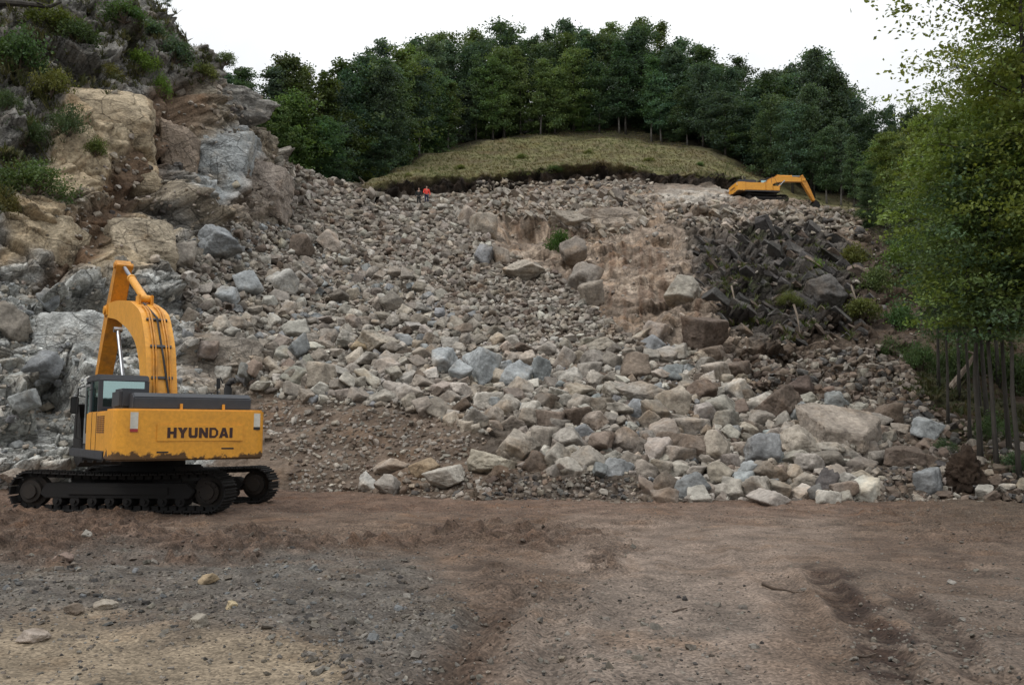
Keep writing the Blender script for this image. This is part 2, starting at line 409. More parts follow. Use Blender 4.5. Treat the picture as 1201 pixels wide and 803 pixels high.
over(C(.05, .056, .024), mk['veg'] * sstep(.1, .5, wn2 + .3 * wn) * .7)
over(blue, mk['greyl'] * (.45 + .55 * sstep(.25, .5, rs + .25 * wn)))
over(tan, np.clip(mk['tan'] + mk['tan2'], 0, 1) * .95)
over(brn, mk['brown'] * .95)
over(C(.32, .335, .33) + .10 * rm_[:, None], mk['greyf']); over(C(.30, .25, .205), mk['bulge'] * .85); over(C(.32, .27, .22), mk['smooth'] * .9)
over(lerp(C(.075, .060, .047), C(.14, .115, .092), (.5 + .6 * lump)[:, None].clip(0, 1)), mk['scree'])  # fine soil, darkened to paint shade into the gaps between stones
over(lerp(C(.105, .078, .058), C(.185, .14, .105), (.5 + .8 * lump)[:, None].clip(0, 1)), mk['bank'])
fc = lerp(C(.21, .158, .118), C(.42, .34, .265), (.45 + .4 * wn + .5 * (rm_ - .5))[:, None].clip(0, 1))
fc = fc * (1 + .22 * np.sign(np.sin(P0[:, 2] * 3.1 + wn * 4)) * sstep(.2, .6, np.abs(np.sin(P0[:, 2] * 3.1 + wn * 4))))[:, None]
over(fc, mk['face']); over(C(.17, .11, .075), mk['face'] * sstep(.1, .5, gul + .6 * wn2) * .7)
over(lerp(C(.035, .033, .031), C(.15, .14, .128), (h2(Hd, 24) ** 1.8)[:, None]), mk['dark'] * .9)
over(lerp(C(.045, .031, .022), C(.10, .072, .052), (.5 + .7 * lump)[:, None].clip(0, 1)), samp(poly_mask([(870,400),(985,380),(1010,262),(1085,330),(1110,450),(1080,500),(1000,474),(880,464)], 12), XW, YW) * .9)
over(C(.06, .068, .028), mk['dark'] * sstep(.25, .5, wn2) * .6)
disp_c = 0
pale = samp(poly_mask([(782,222),(862,224),(862,236),(800,240),(770,232)], 3), XW, YW)
over(C(.50, .46, .40), pale * .9)
over(lerp(C(.040, .028, .019), C(.09, .062, .043), (.5 + .7 * wn)[:, None].clip(0, 1)), mk['right'])  # brown soil with the shade of the trees painted in
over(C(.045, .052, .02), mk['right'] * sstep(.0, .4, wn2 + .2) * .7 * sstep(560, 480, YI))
over(lerp(C(.13, .108, .06), C(.165, .158, .072), (.5 + .8 * fbm(P0 / 3, 4, 66))[:, None].clip(0, 1)), grass)
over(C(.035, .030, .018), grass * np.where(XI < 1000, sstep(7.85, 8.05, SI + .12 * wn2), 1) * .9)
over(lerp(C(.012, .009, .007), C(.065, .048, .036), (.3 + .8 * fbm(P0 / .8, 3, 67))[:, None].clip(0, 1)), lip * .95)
ca *= (1 - .42 * np.clip(jm * np.maximum(aM, mk['face'] * .9) + js * np.maximum(aS, mk['face'] * .8) * .8 + jd * mk['dark'], 0, 1))[:, None]      # soil-filled joints
Pv = P1.reshape(nx, ns, 3)
rk_ = np.clip(cliff * (1 - .75 * mk['brown']) * (1 - .45 * plain) + mk['face'] * (.45 + .5 * sstep(0, .3, wn)) + .6 * mk['dark'], 0, 1) * (1 - grass) * (1 - lip)
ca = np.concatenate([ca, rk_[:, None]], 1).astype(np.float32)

# faces go to the landform they belong to
zone = np.stack([cliff + .15, mk['scree'] + mk['bank'] * 0, mk['bank'], mk['face'] + lip * .9, grass * 1.2 * ((XI > 300)), mk['right']], 1)
zone = zone.argmax(1).reshape(nx, ns)[:-1, :-1].ravel()
ii = np.arange(nx * ns).reshape(nx, ns)
quads = np.stack([ii[:-1, :-1], ii[1:, :-1], ii[1:, 1:], ii[:-1, 1:]], -1).reshape(-1, 4)
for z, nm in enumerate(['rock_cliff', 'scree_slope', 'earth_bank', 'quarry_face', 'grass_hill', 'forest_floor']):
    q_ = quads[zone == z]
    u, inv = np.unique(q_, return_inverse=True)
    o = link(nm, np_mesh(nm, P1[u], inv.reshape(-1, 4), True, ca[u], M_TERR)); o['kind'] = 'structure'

# where does a sight line meet the slope
ZX, ZY = -500, -240
px, py, pd = project(P1)
ix = np.round(px - ZX).astype(int); iy = np.round(py - ZY).astype(int)
ok = (ix >= 1) & (ix < 2199) & (iy >= 1) & (iy < 1239) & (pd > 0)
ZB = np.full((1240, 2200), 1e9); ZI = np.full((1240, 2200), -1, int)
vid = np.where(ok)[0]; order = vid[np.argsort(-pd[vid])]
ZB[iy[order], ix[order]] = pd[order]; ZI[iy[order], ix[order]] = order
for _ in range(2):
    b2, i2 = ZB.copy(), ZI.copy()
    for dx, dy in ((1, 0), (-1, 0), (0, 1), (0, -1)):
        sb, si = np.roll(ZB, (dy, dx), (0, 1)), np.roll(ZI, (dy, dx), (0, 1))
        m = sb < b2 - .4; m &= (ZB > 1e8) | (sb < ZB - 1.5)
        b2[m] = sb[m]; i2[m] = si[m]
    ZB, ZI = b2, i2
NS_ = grid_normals(gsm(gsm(Pv, 5, 1), 5, 0).reshape(-1, 3))
def on_slope(x, y):
    x, y = np.asarray(x, float), np.asarray(y, float)
    i = ZI[np.clip(np.round(y - ZY).astype(int), 0, 1239), np.clip(np.round(x - ZX).astype(int), 0, 2199)]
    return P1[i], NS_[i], i >= 0

# ------------------------------------------------------------------ the yard: one sheet out to the horizon
def axis(lo, hi, step, far_lo, far_hi):
    a = np.arange(lo, hi, step); g = 1.25 ** np.arange(1, 40) * step * 1.5
    up = hi + np.cumsum(g); dn = lo - np.cumsum(g)
    return np.concatenate([dn[dn > far_lo][::-1], [far_lo] if False else [], a, up[up < far_hi]])
gxs = axis(-15.5, 15.5, .036, -700, 700); gys = axis(4.6, 27.5, .034, -120, 700)
GX, GY = np.meshgrid(gxs, gys, indexing='ij')
PG = np.stack([GX.ravel(), GY.ravel(), 0 * GX.ravel()], 1)
gpx, gpy, gdep = project(np.where(PG[:, 1:2] > 2, PG, np.array([[0, 2., 0]])))
w1 = fbm(PG / 1.6, 4, 101); w2 = fbm(PG / 1.6 + 9, 4, 105); w3 = fbm(PG / .35, 3, 109)
gxw = gpx + w1 * 45; gyw = gpy + w2 * 12 * np.clip((gpy - 560) / 60, .3, 2.2)
def gm(poly, blur=8): return samp(poly_mask(poly, blur), gxw, gyw)
m_grav = gm([(-300,640),(150,648),(330,640),(440,652),(520,680),(540,730),(480,770),(430,800),(380,768),(200,738),(-300,765)], 16)
m_grav2 = gm([(560,690),(760,660),(900,700),(860,860),(520,860),(600,760)], 18) * .35 + gm([(1000,680),(1250,660),(1300,860),(1020,860)], 20) * .35
m_sand = gm([(-300,752),(200,742),(400,770),(450,830),(400,900),(-300,900)], 10)
m_churn = np.clip(gm([(-300,600),(150,602),(240,622),(380,632),(560,618),(690,618),(740,628),(650,640),(420,650),(260,656),(-300,655)], 6) + .8 * gm([(700,640),(745,636),(735,668),(700,668)], 6) + .6 * gm([(560,655),(600,655),(640,700),(600,720),(540,803),(490,803),(570,710)], 8) + .5 * gm([(985,596),(1260,600),(1260,640),(1100,640)], 8), 0, 1) * sstep(-.5, .15, w3 + .5 * w1)
m_red = gm([(-300,570),(1500,570),(1500,604),(-300,604)], 6)
m_path = gm([(640,600),(1000,600),(900,720),(960,860),(560,860),(690,700)], 24)
m_wet = gm([(950,668),(1000,668),(1062,735),(1075,800),(1020,800),(1010,740)], 6) + .7 * gm([(1050,690),(1085,690),(1160,770),(1140,800)], 7) + .5 * gm([(1080,640),(1140,640),(1130,668)], 5)
m_wet = np.clip(m_wet, 0, 1) * sstep(-.55, .1, w3 + .6 * w1)
inn = sstep(-22, -12, PG[:, 0]) * sstep(22, 12, PG[:, 0]) * (PG[:, 1] > 3) * (PG[:, 1] < 32)
clod = np.maximum(fbm(PG / .22, 3, 131), 0) ** 1.2
hz = .05 * w1 + .018 * w3 + .05 * m_grav * (1 + w2) + .15 * clod * (m_churn + .3 * m_grav + .35 * m_red) + m_churn * .07 * (1 + w1) - .035 * m_wet
def rut(P, a, b, w, d):
    a, b = np.array(a), np.array(b); ab = b - a; L2 = ab @ ab
    t = np.clip(((P[:, :2] - a) @ ab) / L2, 0, 1)
    dist = np.linalg.norm(P[:, :2] - a - t[:, None] * ab, axis=1) + w1 * .12
    lug = .7 + .3 * np.sin(t * math.sqrt(L2) * 2 * math.pi / .19)
    return -d * np.exp(-(dist / w) ** 4) * lug + d * .8 * np.exp(-((dist - 1.55 * w) / (.35 * w)) ** 2)
hz0 = hz.copy()
for (xa, ya, xb, yb, w, d) in [(560,628,700,660,.2,.04),(700,660,740,640,.2,.04),(600,700,545,803,.22,.05),(660,690,640,803,.22,.045),(400,612,640,622,.22,.05),(880,640,1010,803,.2,.03),(700,606,1000,612,.25,.03),(0,625,330,618,.3,.06),(960,672,1062,800,.16,.05),(1050,690,1160,790,.16,.04),(720,655,430,800,.22,.025),(830,640,640,800,.25,.02),(300,625,760,612,.2,.05),(260,640,700,632,.2,.05),(900,610,1200,640,.2,.02),(560,700,500,800,.2,.03)]:
    hz += rut(PG, ground_pt(xa, float(ya))[:2], ground_pt(xb, float(yb))[:2], w, d)
RT = hz - hz0
PG[:, 2] = hz * inn - .02
gc = lerp(C(.080, .055, .040), C(.138, .100, .074), (.5 + .6 * w1)[:, None].clip(0, 1))
def gover(c, m):
    global gc
    gc = gc * (1 - m[:, None]) + np.asarray(c) * m[:, None]
gover(C(.205, .16, .128), m_path * .7)
gover(C(.13, .08, .056), m_red * .5)
gover(lerp(C(.06, .054, .047), C(.12, .11, .095), (.5 + .7 * w3)[:, None].clip(0, 1)), m_grav * (.85 + .15 * w2))
gover(C(.115, .10, .085), m_grav2)
gover(C(.205, .165, .115), m_sand * .8)
gover(lerp(C(.028, .018, .013), C(.10, .066, .047), (.5 + .9 * w3)[:, None].clip(0, 1)), m_churn * .92)
gover(C(.032, .020, .015), m_wet * .9)
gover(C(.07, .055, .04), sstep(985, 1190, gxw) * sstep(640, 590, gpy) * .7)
gc = gc * (1 + np.clip(RT * 3.2, -.28, .12))[:, None]
kx, ky_ = len(gxs), len(gys)
gi = np.arange(kx * ky_).reshape(kx, ky_)
gq = np.stack([gi[:-1, :-1], gi[1:, :-1], gi[1:, 1:], gi[:-1, 1:]], -1).reshape(-1, 4)
o = link('ground', np_mesh('ground', PG, gq, True, gc, M_GROUND)); o['kind'] = 'structure'
def ground_z(X, Y):
    i = np.clip(np.searchsorted(gxs, X), 0, kx - 1); j = np.clip(np.searchsorted(gys, Y), 0, ky_ - 1)
    return PG[i * ky_ + j, 2]
GRAV = m_grav
# ------------------------------------------------------------------ stones
def ico(sub):
    bm = bmesh.new(); bmesh.ops.create_icosphere(bm, subdivisions=sub, radius=1)
    V = np.array([v.co[:] for v in bm.verts]); Fc = np.array([[v.index for v in f.verts] for f in bm.faces]); bm.free()
    return V / np.linalg.norm(V, axis=1, keepdims=True), Fc
ICO = {k: ico(k) for k in (1, 2, 3, 4, 5)}
def rock_shape(seed, sub, p=16, nplanes=8, rough=.035, box=.9):
    """A broken stone: a ball cut by fracture planes, edges worn, surface pitted."""
    g = np.random.default_rng(seed); D, Fc = ICO[sub]
    ns_ = []
    q = np.linalg.qr(g.normal(size=(3, 3)))[0]
    for a in range(3):
        for s in (-1, 1):
            ns_.append((q[a] * s + g.normal(0, .16, 3), g.uniform(.62, .85) * (1 if a else 1.15)))
    for _ in range(nplanes):
        ns_.append((g.normal(size=3), g.uniform(.72, 1.0)))
    acc = 0
    for n_, d_ in ns_:
        n_ = n_ / np.linalg.norm(n_)
        acc = acc + np.maximum(D @ n_ / d_, 0) ** p
    r = acc ** (-1 / p)
    V = D * r[:, None]
    if sub >= 2:
        V = V + D * (fbm(V * 2.2 + seed, 4, seed % 97) * rough * 2.2)[:, None]
        if sub >= 4:
            F1, F2, H, DD_ = worley(V * 1.9 + seed, seed % 91)
            V = V + D * ((h2(H, 3) - .5) * .09 - .05 * (1 - sstep(0, .08, F2 - F1)))[:, None]
            V = V + D * (fbm(V * 7 + seed, 3, seed % 53) * rough * .8)[:, None]
    return V, Fc
def rand_rot(g, tilt=.6):
    return np.array((Matrix.Rotation(g.uniform(0, 6.28), 3, 'Z') @ Matrix.Rotation(g.normal(0, tilt), 3, 'X') @ Matrix.Rotation(g.normal(0, tilt), 3, 'Y')))
PAL = {'pale grey': C(.375, .35, .305), 'grey brown': C(.242, .212, .178), 'tan': C(.33, .287, .235), 'blue grey': C(.235, .242, .24), 'brown': C(.155, .122, .097), 'ochre': C(.34, .27, .175), 'dark grey': C(.10, .094, .088), 'dusty grey': C(.305, .277, .238)}
def jitter(c, g, s=.16):
    return np.clip(c * (1 + g.normal(0, s)) * (1 + g.normal(0, .012, 3)), .02, .7)

# every stone a viewer would point at: x, y, width and height in photo pixels, colour, words
HAND = [
 (990,501,92,46,'tan','huge flat topped tan block with a dark broken end at the slope foot','the huge flat topped block'),
 (916,476,58,46,'brown','rounded brown boulder half buried just behind the huge flat topped block','the half buried brown boulder'),
 (940,455,34,30,'brown','earthy brown boulder peeking over the top of the half buried brown boulder','the earthy brown boulder'),
 (564,432,48,44,'blue grey','big smooth pale blue grey boulder at the lower edge of the rubble heap','the big pale blue boulder'),
 (540,438,30,26,'blue grey','blue grey boulder leaning on the left side of the big smooth pale blue one','the leaning blue boulder'),
 (605,527,54,48,'grey brown','blocky grey boulder at the top of the small front group beside the yard','the blocky front boulder'),
 (572,543,58,32,'tan','tan boulder with reddish stains in front of the blocky grey one by the yard','the red stained boulder'),
 (523,560,50,28,'dusty grey','low flat topped pale boulder lying lowest on the dirt by the yard','the low flat boulder'),
 (455,568,34,26,'pale grey','right one of the two pale stones touching each other at the foot of the bank','the pair of pale stones'),
 (430,567,24,24,'pale grey','small whitish stone with a dark end, left one of the touching pair below the bank','the whitish stone'),
 (498,549,38,24,'ochre','yellowish stone just behind the low flat topped pale boulder','the yellowish stone'),
 (458,547,42,20,'tan','tan slab half sunk in the earth behind the touching pair of pale stones','the half sunk tan slab'),
 (640,517,36,32,'grey brown','grey brown boulder on the right shoulder of the blocky grey front boulder','the shoulder boulder'),
 (668,516,40,30,'dusty grey','dusty grey boulder with a sharp shadowed right side, between two front groups','the sharp sided boulder'),
 (690,538,44,28,'grey brown','broad grey brown boulder sitting low in the front row at the toe','the broad low boulder'),
 (735,520,46,38,'grey brown','squarish boulder cracked by a dark cleft at its base near the toe','the cleft boulder'),
 (768,532,34,30,'dusty grey','dusty boulder touching the right side of the cleft boulder','the dusty boulder'),
 (815,527,46,34,'brown','brown boulder with a shaded face in the second row from the yard','the shaded brown boulder'),
 (840,528,36,42,'tan','tall tan boulder squeezed beside the shaded brown one','the tall tan boulder'),
 (896,526,42,40,'blue grey','blue grey angular boulder in the middle of the right front heap','the angular blue boulder'),
 (938,523,58,40,'tan','broad tan boulder just below the huge flat topped block','the broad tan boulder'),
 (745,434,36,36,'brown','square brown block standing out of the heap at the right end of the rubble','the square brown block'),
 (756,462,64,30,'dusty grey','long dusty pale slab of rock in the right part of the rubble heap','the long dusty slab'),
 (790,472,42,38,'tan','tan boulder with a flat lit top at the end of the long dusty slab','the flat lit boulder'),
 (823,482,30,26,'pale grey','pale rounded stone right of the tan boulder with the flat lit top','the pale rounded stone'),
 (866,458,34,30,'pale grey','white grey stone at the right tip of the rubble heap','the white tip stone'),
 (614,318,54,24,'tan','long pale flat slab with a lit top, high on the scree','the high pale slab'),
 (587,302,24,22,'tan','round tan stone perched just above the long pale flat slab','the perched round stone'),
 (568,300,26,30,'blue grey','bluish upright stone left of the perched round tan stone','the bluish upright stone'),
 (569,266,36,36,'tan','large tan boulder below the crest, beside a dark overhang','the large boulder by the overhang'),
 (549,254,24,24,'tan','rounded tan boulder at the upper left of the large one by the dark overhang','the rounded upper boulder'),
 (668,258,52,20,'grey brown','long grey ledge of rock above the dark overhang','the grey ledge'),
 (684,327,44,44,'grey brown','rounded grey brown boulder leaning on the earth face','the leaning face boulder'),
 (695,346,32,30,'tan','tan broken lump at the foot of the boulder leaning on the earth face','the tan broken lump'),
 (672,296,34,32,'grey brown','shaded rounded rock under the green bush in the middle of the slope','the shaded bush rock'),
 (800,345,50,40,'dusty grey','smooth pale rounded rock at the foot of the brown earth gully','the smooth gully rock'),
 (828,392,58,38,'brown','large dark brown rounded outcrop overhanging at the base of the quarry face','the large dark outcrop'),
 (770,390,36,28,'grey brown','grey brown rock left of the large dark brown outcrop at the face','the rock by the outcrop'),
 (965,345,52,50,'dark grey','big dark boulder in the shade below the slanting dark slabs','the big shaded boulder'),
 (461,356,38,30,'grey brown','boulder with a tan top and dark blue front in the upper middle of the rubble','the dark fronted boulder'),
 (440,402,54,28,'tan','wide tan boulder resting across the middle of the rubble','the wide tan boulder'),
 (352,290,30,28,'brown','brown upright stone in the upper left of the rubble','the brown upright stone'),
 (386,284,34,30,'tan','tan blocky stone high in the left of the rubble','the tan blocky stone'),
 (332,334,44,30,'pale grey','pale whitish broken boulder in the left of the rubble','the whitish broken boulder'),
 (292,334,38,32,'blue grey','pale blue boulder left of the whitish broken one','the pale blue boulder'),
 (268,350,26,26,'brown','brown cornered stone below the pale blue boulder','the brown cornered stone'),
 (252,288,62,42,'blue grey','big cracked blue grey block at the foot of the cliff','the big cracked block'),
 (216,302,32,34,'dusty grey','dusty block wedged left of the big cracked blue grey block','the wedged dusty block'),
 (380,440,36,28,'tan','ochre faced boulder at the left lower edge of the rubble','the ochre faced boulder'),
 (360,464,22,16,'tan','small tan stone fallen alone just below the rubble edge','the lone tan stone'),
 (478,462,34,22,'dusty grey','dusty boulder at the lower rim of the rubble above the earth bank','the rim boulder'),
 (432,405,34,22,'ochre','orange tan flat stone lying on the middle rubble','the orange flat stone'),
 (345,388,40,24,'pale grey','pale broad slab in the lower left of the rubble','the pale broad slab'),
 (350,408,28,28,'blue grey','dark blue leaning plate of stone in the left lower rubble','the dark blue plate'),
 (520,425,34,36,'pale grey','pale grey boulder a little left of the big pale blue boulder','the pale left boulder'),
 (606,443,42,38,'tan','tan green boulder right of the big smooth pale blue one','the tan green boulder'),
 (636,436,24,36,'blue grey','narrow upright grey blue stone beside the tan green boulder','the narrow upright stone'),
 (812,571,44,30,'blue grey','dark blue grey boulder in the front row on the yard edge','the dark blue front boulder'),
 (845,576,28,20,'pale grey','pale stone in the front row right of the dark blue grey boulder','the pale front stone'),
 (872,566,40,26,'blue grey','blue grey pair sized boulder in the middle of the front row','the mid front boulder'),
 (918,575,26,20,'tan','tan stone with a dark corner in the front row','the tan corner stone'),
 (966,570,30,30,'dark grey','dark rounded upright stone at the right end of the front row','the dark upright stone'),
 (992,574,36,20,'grey brown','low grey brown stone beside the dark rounded upright stone','the low end stone'),
 (778,571,40,30,'brown','reddish brown stone sunk at the yard edge left of the dark blue grey boulder','the reddish sunk stone'),
 (1090,566,38,34,'blue grey','steel blue boulder at the foot of the dark earth mound','the steel blue boulder'),
 (1087,503,36,28,'blue grey','blue white broken rock on the right slope above the earth mound','the blue white rock'),
 (1062,536,48,26,'brown','brown boulder half hidden in earth left of the dark mound','the earthy boulder'),
 (1155,576,24,16,'pale grey','pale stone at the edge of the yard under the near trees','the pale tree stone'),
 (16,384,40,44,'grey brown','shadowed grey brown block at the left end of the cliff foot','the shadowed end block'),
 (52,430,42,36,'blue grey','big blue grey block left of the excavator cab','the big cab side block'),
 (30,468,36,28,'blue grey','blue grey block below the big one left of the cab','the lower cab side block'),
 (22,556,52,22,'tan','tan rock by the left tip of the nearest track','the tan rock by the track'),
 (80,540,30,22,'dusty grey','dusty boulder behind the track and left of the cab','the dusty track boulder'),
 (57,352,24,26,'blue grey','split blue slab standing on the cliff foot left of the boom','the split blue slab'),
]
rocks = []          # x, y, w, colour name, colour
placed = {}
CELL = 24
def near(x, y, r, k):
    cx, cy = int(x // CELL), int(y // CELL); m = int((r + 50) // CELL) + 1
    for a in range(cx - m, cx + m + 1):
        for b in range(cy - m, cy + m + 1):
            for (x2, y2, r2) in placed.get((a, b), ()):
                if ((x - x2) ** 2 + ((y - y2) * 1.25) ** 2) < (k * (r + r2)) ** 2: return True
    return False
def put(x, y, r): placed.setdefault((int(x // CELL), int(y // CELL)), []).append((x, y, r))
for h in HAND: put(h[0], h[1], (h[2] + h[3]) / 4 * 1.25)
ZONES = [  # outline, smallest, largest, exponent, tries, spacing, palette weights
 ([(205,290),(262,262),(330,262),(420,292),(520,345),(600,395),(650,470),(570,510),(470,478),(330,468),(262,442),(226,380)], 3.0, 26, 2.1, 42000, .53, 'L'),
 ([(322,186),(425,222),(470,234),(548,240),(585,292),(650,322),(742,398),(650,430),(560,390),(480,340),(420,300),(340,268)], 2.6, 12, 2.1, 28000, .5, 'U'),
 ([(620,400),(742,396),(858,418),(878,462),(1000,478),(1060,500),(1010,590),(770,590),(745,556),(610,556),(590,480)], 3.0, 32, 2.1, 40000, .55, 'R'),
 ([(858,420),(1050,405),(1095,480),(1110,505),(1000,490),(880,462)], 2.6, 13, 1.9, 7000, .56, 'B'),
 ([(-60,330),(100,330),(205,330),(232,400),(262,450),(250,575),(-60,580)], 3.0, 16, 2.0, 1000, .75, 'C'),
 ([(300,462),(470,478),(565,512),(606,560),(600,588),(330,588)], 2.6, 9, 2.0, 2600, .8, 'D'),
 ([(770,555),(1010,555),(1015,588),(775,588)], 4, 28, 1.7, 2500, .57, 'R'),
 ([(480,568),(560,562),(745,556),(772,590),(420,590)], 2.4, 11, 1.9, 1500, .72, 'B'),
 ([(1005,500),(1110,500),(1130,590),(1010,590)], 2.6, 13, 1.9, 1500, .66, 'B'),
 ([(545,238),(600,220),(860,228),(1005,255),(1070,330),(1085,430),(1000,470),(878,462),(858,418),(742,398),(650,322),(585,292)], 2.6, 9, 2.2, 420, .9, 'F'),
 ([(200,110),(270,100),(330,190),(345,230),(262,262),(205,300),(40,330),(60,250)], 3.0, 13, 2.1, 420, .8, 'F'),
 ([(780,236),(1000,246),(1015,275),(990,285),(780,262)], 3.0, 13, 1.9, 1000, .6, 'F'),
 ([(560,213),(640,214),(700,207),(765,212),(770,240),(690,262),(560,250)], 2.4, 10, 1.9, 1700, .62, 'F'),
 ([(455,234),(560,226),(640,226),(700,224),(700,236),(560,248),(455,246)], 3.2, 12, 1.9, 1200, .6, 'U'),
 ([(1000,470),(1090,480),(1240,520),(1260,590),(1100,592)], 3.6, 18, 1.9, 1800, .7, 'B'),
]
PW = {'L': [('pale grey',.20),('grey brown',.34),('tan',.09),('blue grey',.09),('dusty grey',.26),('brown',.03)],
      'U': [('grey brown',.42),('dusty grey',.28),('tan',.10),('pale grey',.08),('brown',.12)],
      'R': [('grey brown',.32),('dusty grey',.26),('tan',.09),('pale grey',.15),('blue grey',.07),('brown',.08)],
      'B': [('grey brown',.3),('brown',.42),('dark grey',.2),('dusty grey',.08)],  # brown rubble, chosen darker to paint in tree shade on the right
      'C': [('blue grey',.42),('dusty grey',.26),('tan',.12),('pale grey',.2)],
      'D': [('grey brown',.5),('dusty grey',.25),('brown',.25)],
      'F': [('tan',.34),('grey brown',.33),('dusty grey',.23),('dark grey',.1)]}
cand = []
def in_poly(x, y, poly):
    c = np.zeros(len(x), bool); n = len(poly)
    for i in range(n):
        (x1, y1), (x2, y2) = poly[i], poly[(i + 1) % n]
        if y1 == y2: continue
        c ^= ((y1 > y) != (y2 > y)) & (x < (x2 - x1) * (y - y1) / (y2 - y1) + x1)
    return c
for poly, lo, hi, ex, tries, sp, pal in ZONES:
    P_ = np.array(poly, float); mn, mx_ = P_.min(0), P_.max(0)
    n = tries * 3; x = rng.uniform(mn[0], mx_[0], n); y = rng.uniform(mn[1], mx_[1], n)
    m = in_poly(x, y, poly); x, y = x[m][:tries], y[m][:tries]
    u = rng.uniform(0, 1, len(x)); w_ = (lo ** -ex + u * (hi ** -ex - lo ** -ex)) ** (-1 / ex)
    if pal in 'LR': w_ = np.where(w_ > 5, np.maximum(w_ * np.interp(y, [270, 400, 500], [.62, .85, 1.08]), 4.5), w_)
    for a, b, c in zip(x, y, w_): cand.append((c, a, b, sp, pal))
cand.sort(reverse=True)
for w_, x, y, sp, pal in cand:
    if 440 > x > 370 and y > 560 and w_ > 12: continue
    if 15 < x < 340 and y > 540: continue
    if pal == 'F' and 826 < x < 995 and 268 < y < 392 and rng.uniform() < .8: continue
    if near(x, y, w_ / 2, sp): continue
    put(x, y, w_ / 2)
    names, pr = zip(*PW[pal]); nm = names[rng.choice(len(names), p=np.array(pr) / sum(pr))]
    rocks.append((x, y, w_, nm))
N_IND = 296 - len(HAND)
singles, rest = rocks[:N_IND], rocks[N_IND:]
def cut_rock(seed, ncut=7, bev=0.0):
    """A broken stone as a block split by fracture planes: flat faces, crisp edges."""
    g = np.random.default_rng(seed); bm = bmesh.new(); bmesh.ops.create_cube(bm, size=1.5)
    for _ in range(ncut):
        n_ = g.normal(size=3); n_ /= np.linalg.norm(n_); d_ = g.uniform(.55, .82)
        r_ = bmesh.ops.bisect_plane(bm, geom=bm.verts[:] + bm.edges[:] + bm.faces[:], plane_co=Vector(n_ * d_), plane_no=Vector(n_), clear_outer=True)
        ed_ = [e for e in bm.edges if e.is_boundary]
        if ed_: bmesh.ops.contextual_create(bm, geom=ed_)
    if bev: bmesh.ops.bevel(bm, geom=bm.edges[:], offset=bev, segments=1, affect='EDGES', clamp_overlap=True)
    for v in bm.verts: v.co += Vector(g.normal(0, .025, 3))
    bmesh.ops.triangulate(bm, faces=bm.faces[:])
    V = np.array([v.co[:] for v in bm.verts]); Fc = np.array([[v.index for v in f.verts] for f in bm.faces]); bm.free()
    return V, Fc
PROTO4 = [rock_shape(300 + i, 4, 60 + 15 * (i % 3), 2 + i % 5, .014 + .006 * (i % 3)) for i in range(18)]
PROTO2 = [rock_shape(500 + i, 4, 60 + 15 * (i % 3), 2 + i % 5, .016) for i in range(8)]
PROTO2S = [cut_rock(600 + i, 5 + i % 4, .05) for i in range(16)]
PROTO1 = [cut_rock(700 + i, 4 + i % 5) for i in range(24)]

def boulder_obj(me, col):
    o = link('boulder', me); o.color = (*[float(v) for v in col], 1); return o
land = []
for k, (x, y, w_, h_, cn_, lab, short) in enumerate(HAND):
    g = np.random.default_rng(4000 + k)
    V, Fc = rock_shape(900 + k * 7, 5 if w_ > 44 else 4, 70, 3 + k % 4, .018)
    if k == 0:      # the great slab: flat inclined top, straight broken end
        V = rock_shape(901, 5, 50, 2, .02)[0]
    if k: V = V @ rand_rot(g, .25).T
    pt = on_slope(x, min(y + .28 * h_, 582))[0] if y + .3 * h_ < 584 else ground_pt(x, y + .36 * h_)
    pt = np.asarray(pt, float)
    s = pt[1] / F
    ext = V.max(0) - V.min(0)
    V = V / ext * np.array([w_ * s, .85 * (w_ + h_) / 2 * s * 1.15, h_ * s * 1.12])
    if k == 0:
        hp = np.array([(-46,30,22),(-20,42,25),(42,34,14),(47,10,4),(46,8,-18),(12,-26,-14),(-26,-16,-6),(14,-22,-34),(-40,20,-26),(40,30,-26),(-28,-10,-26),(-44,28,6)], float)
        bmh = bmesh.new(); [bmh.verts.new(p_) for p_ in hp]
        bmesh.ops.convex_hull(bmh, input=bmh.verts[:]); bmesh.ops.dissolve_limit(bmh, angle_limit=.12, verts=bmh.verts[:], edges=bmh.edges[:])
        bmesh.ops.bevel(bmh, geom=bmh.edges[:], offset=1.4, segments=2, affect='EDGES', clamp_overlap=True)
        bmesh.ops.triangulate(bmh, faces=bmh.faces[:])
        for _ in range(5): bmesh.ops.subdivide_edges(bmh, edges=[e for e in bmh.edges if e.calc_length() > 4], cuts=1); bmesh.ops.triangulate(bmh, faces=bmh.faces[:])
        bmesh.ops.recalc_face_normals(bmh, faces=bmh.faces[:])
        V = np.array([v.co[:] for v in bmh.verts]); Fc = np.array([[v.index for v in f.verts] for f in bmh.faces])
        nrm_ = np.array([v.normal[:] for v in bmh.verts]); bmh.free()
        V = (V + nrm_ * (fbm(V / 14, 4, 8) * 1.6 + fbm(V / 4, 3, 9) * .5)[:, None]) * s
    ctr = ray_pt(x, y - (5 if k == 0 else 0), pt[1] - (.3 if k == 0 else .12) * w_ * s)
    me = np_mesh('boulder', V, Fc, True, None, M_ROCKO)
    o = boulder_obj(me, jitter(PAL[cn_], g, .1)); o.location = ctr
    tag(o, lab, 'boulder', 'boulders of the rockfall')
    if len(lab.split()) > 16: print('LONG', lab)
    if 'pale blue' in lab or 'whit' in lab: o.color = tuple(float(v) for v in (C(.33, .345, .345) if 'blue' in lab else C(.42, .405, .37))) + (1,)
    land.append((x, y, short, cn_))
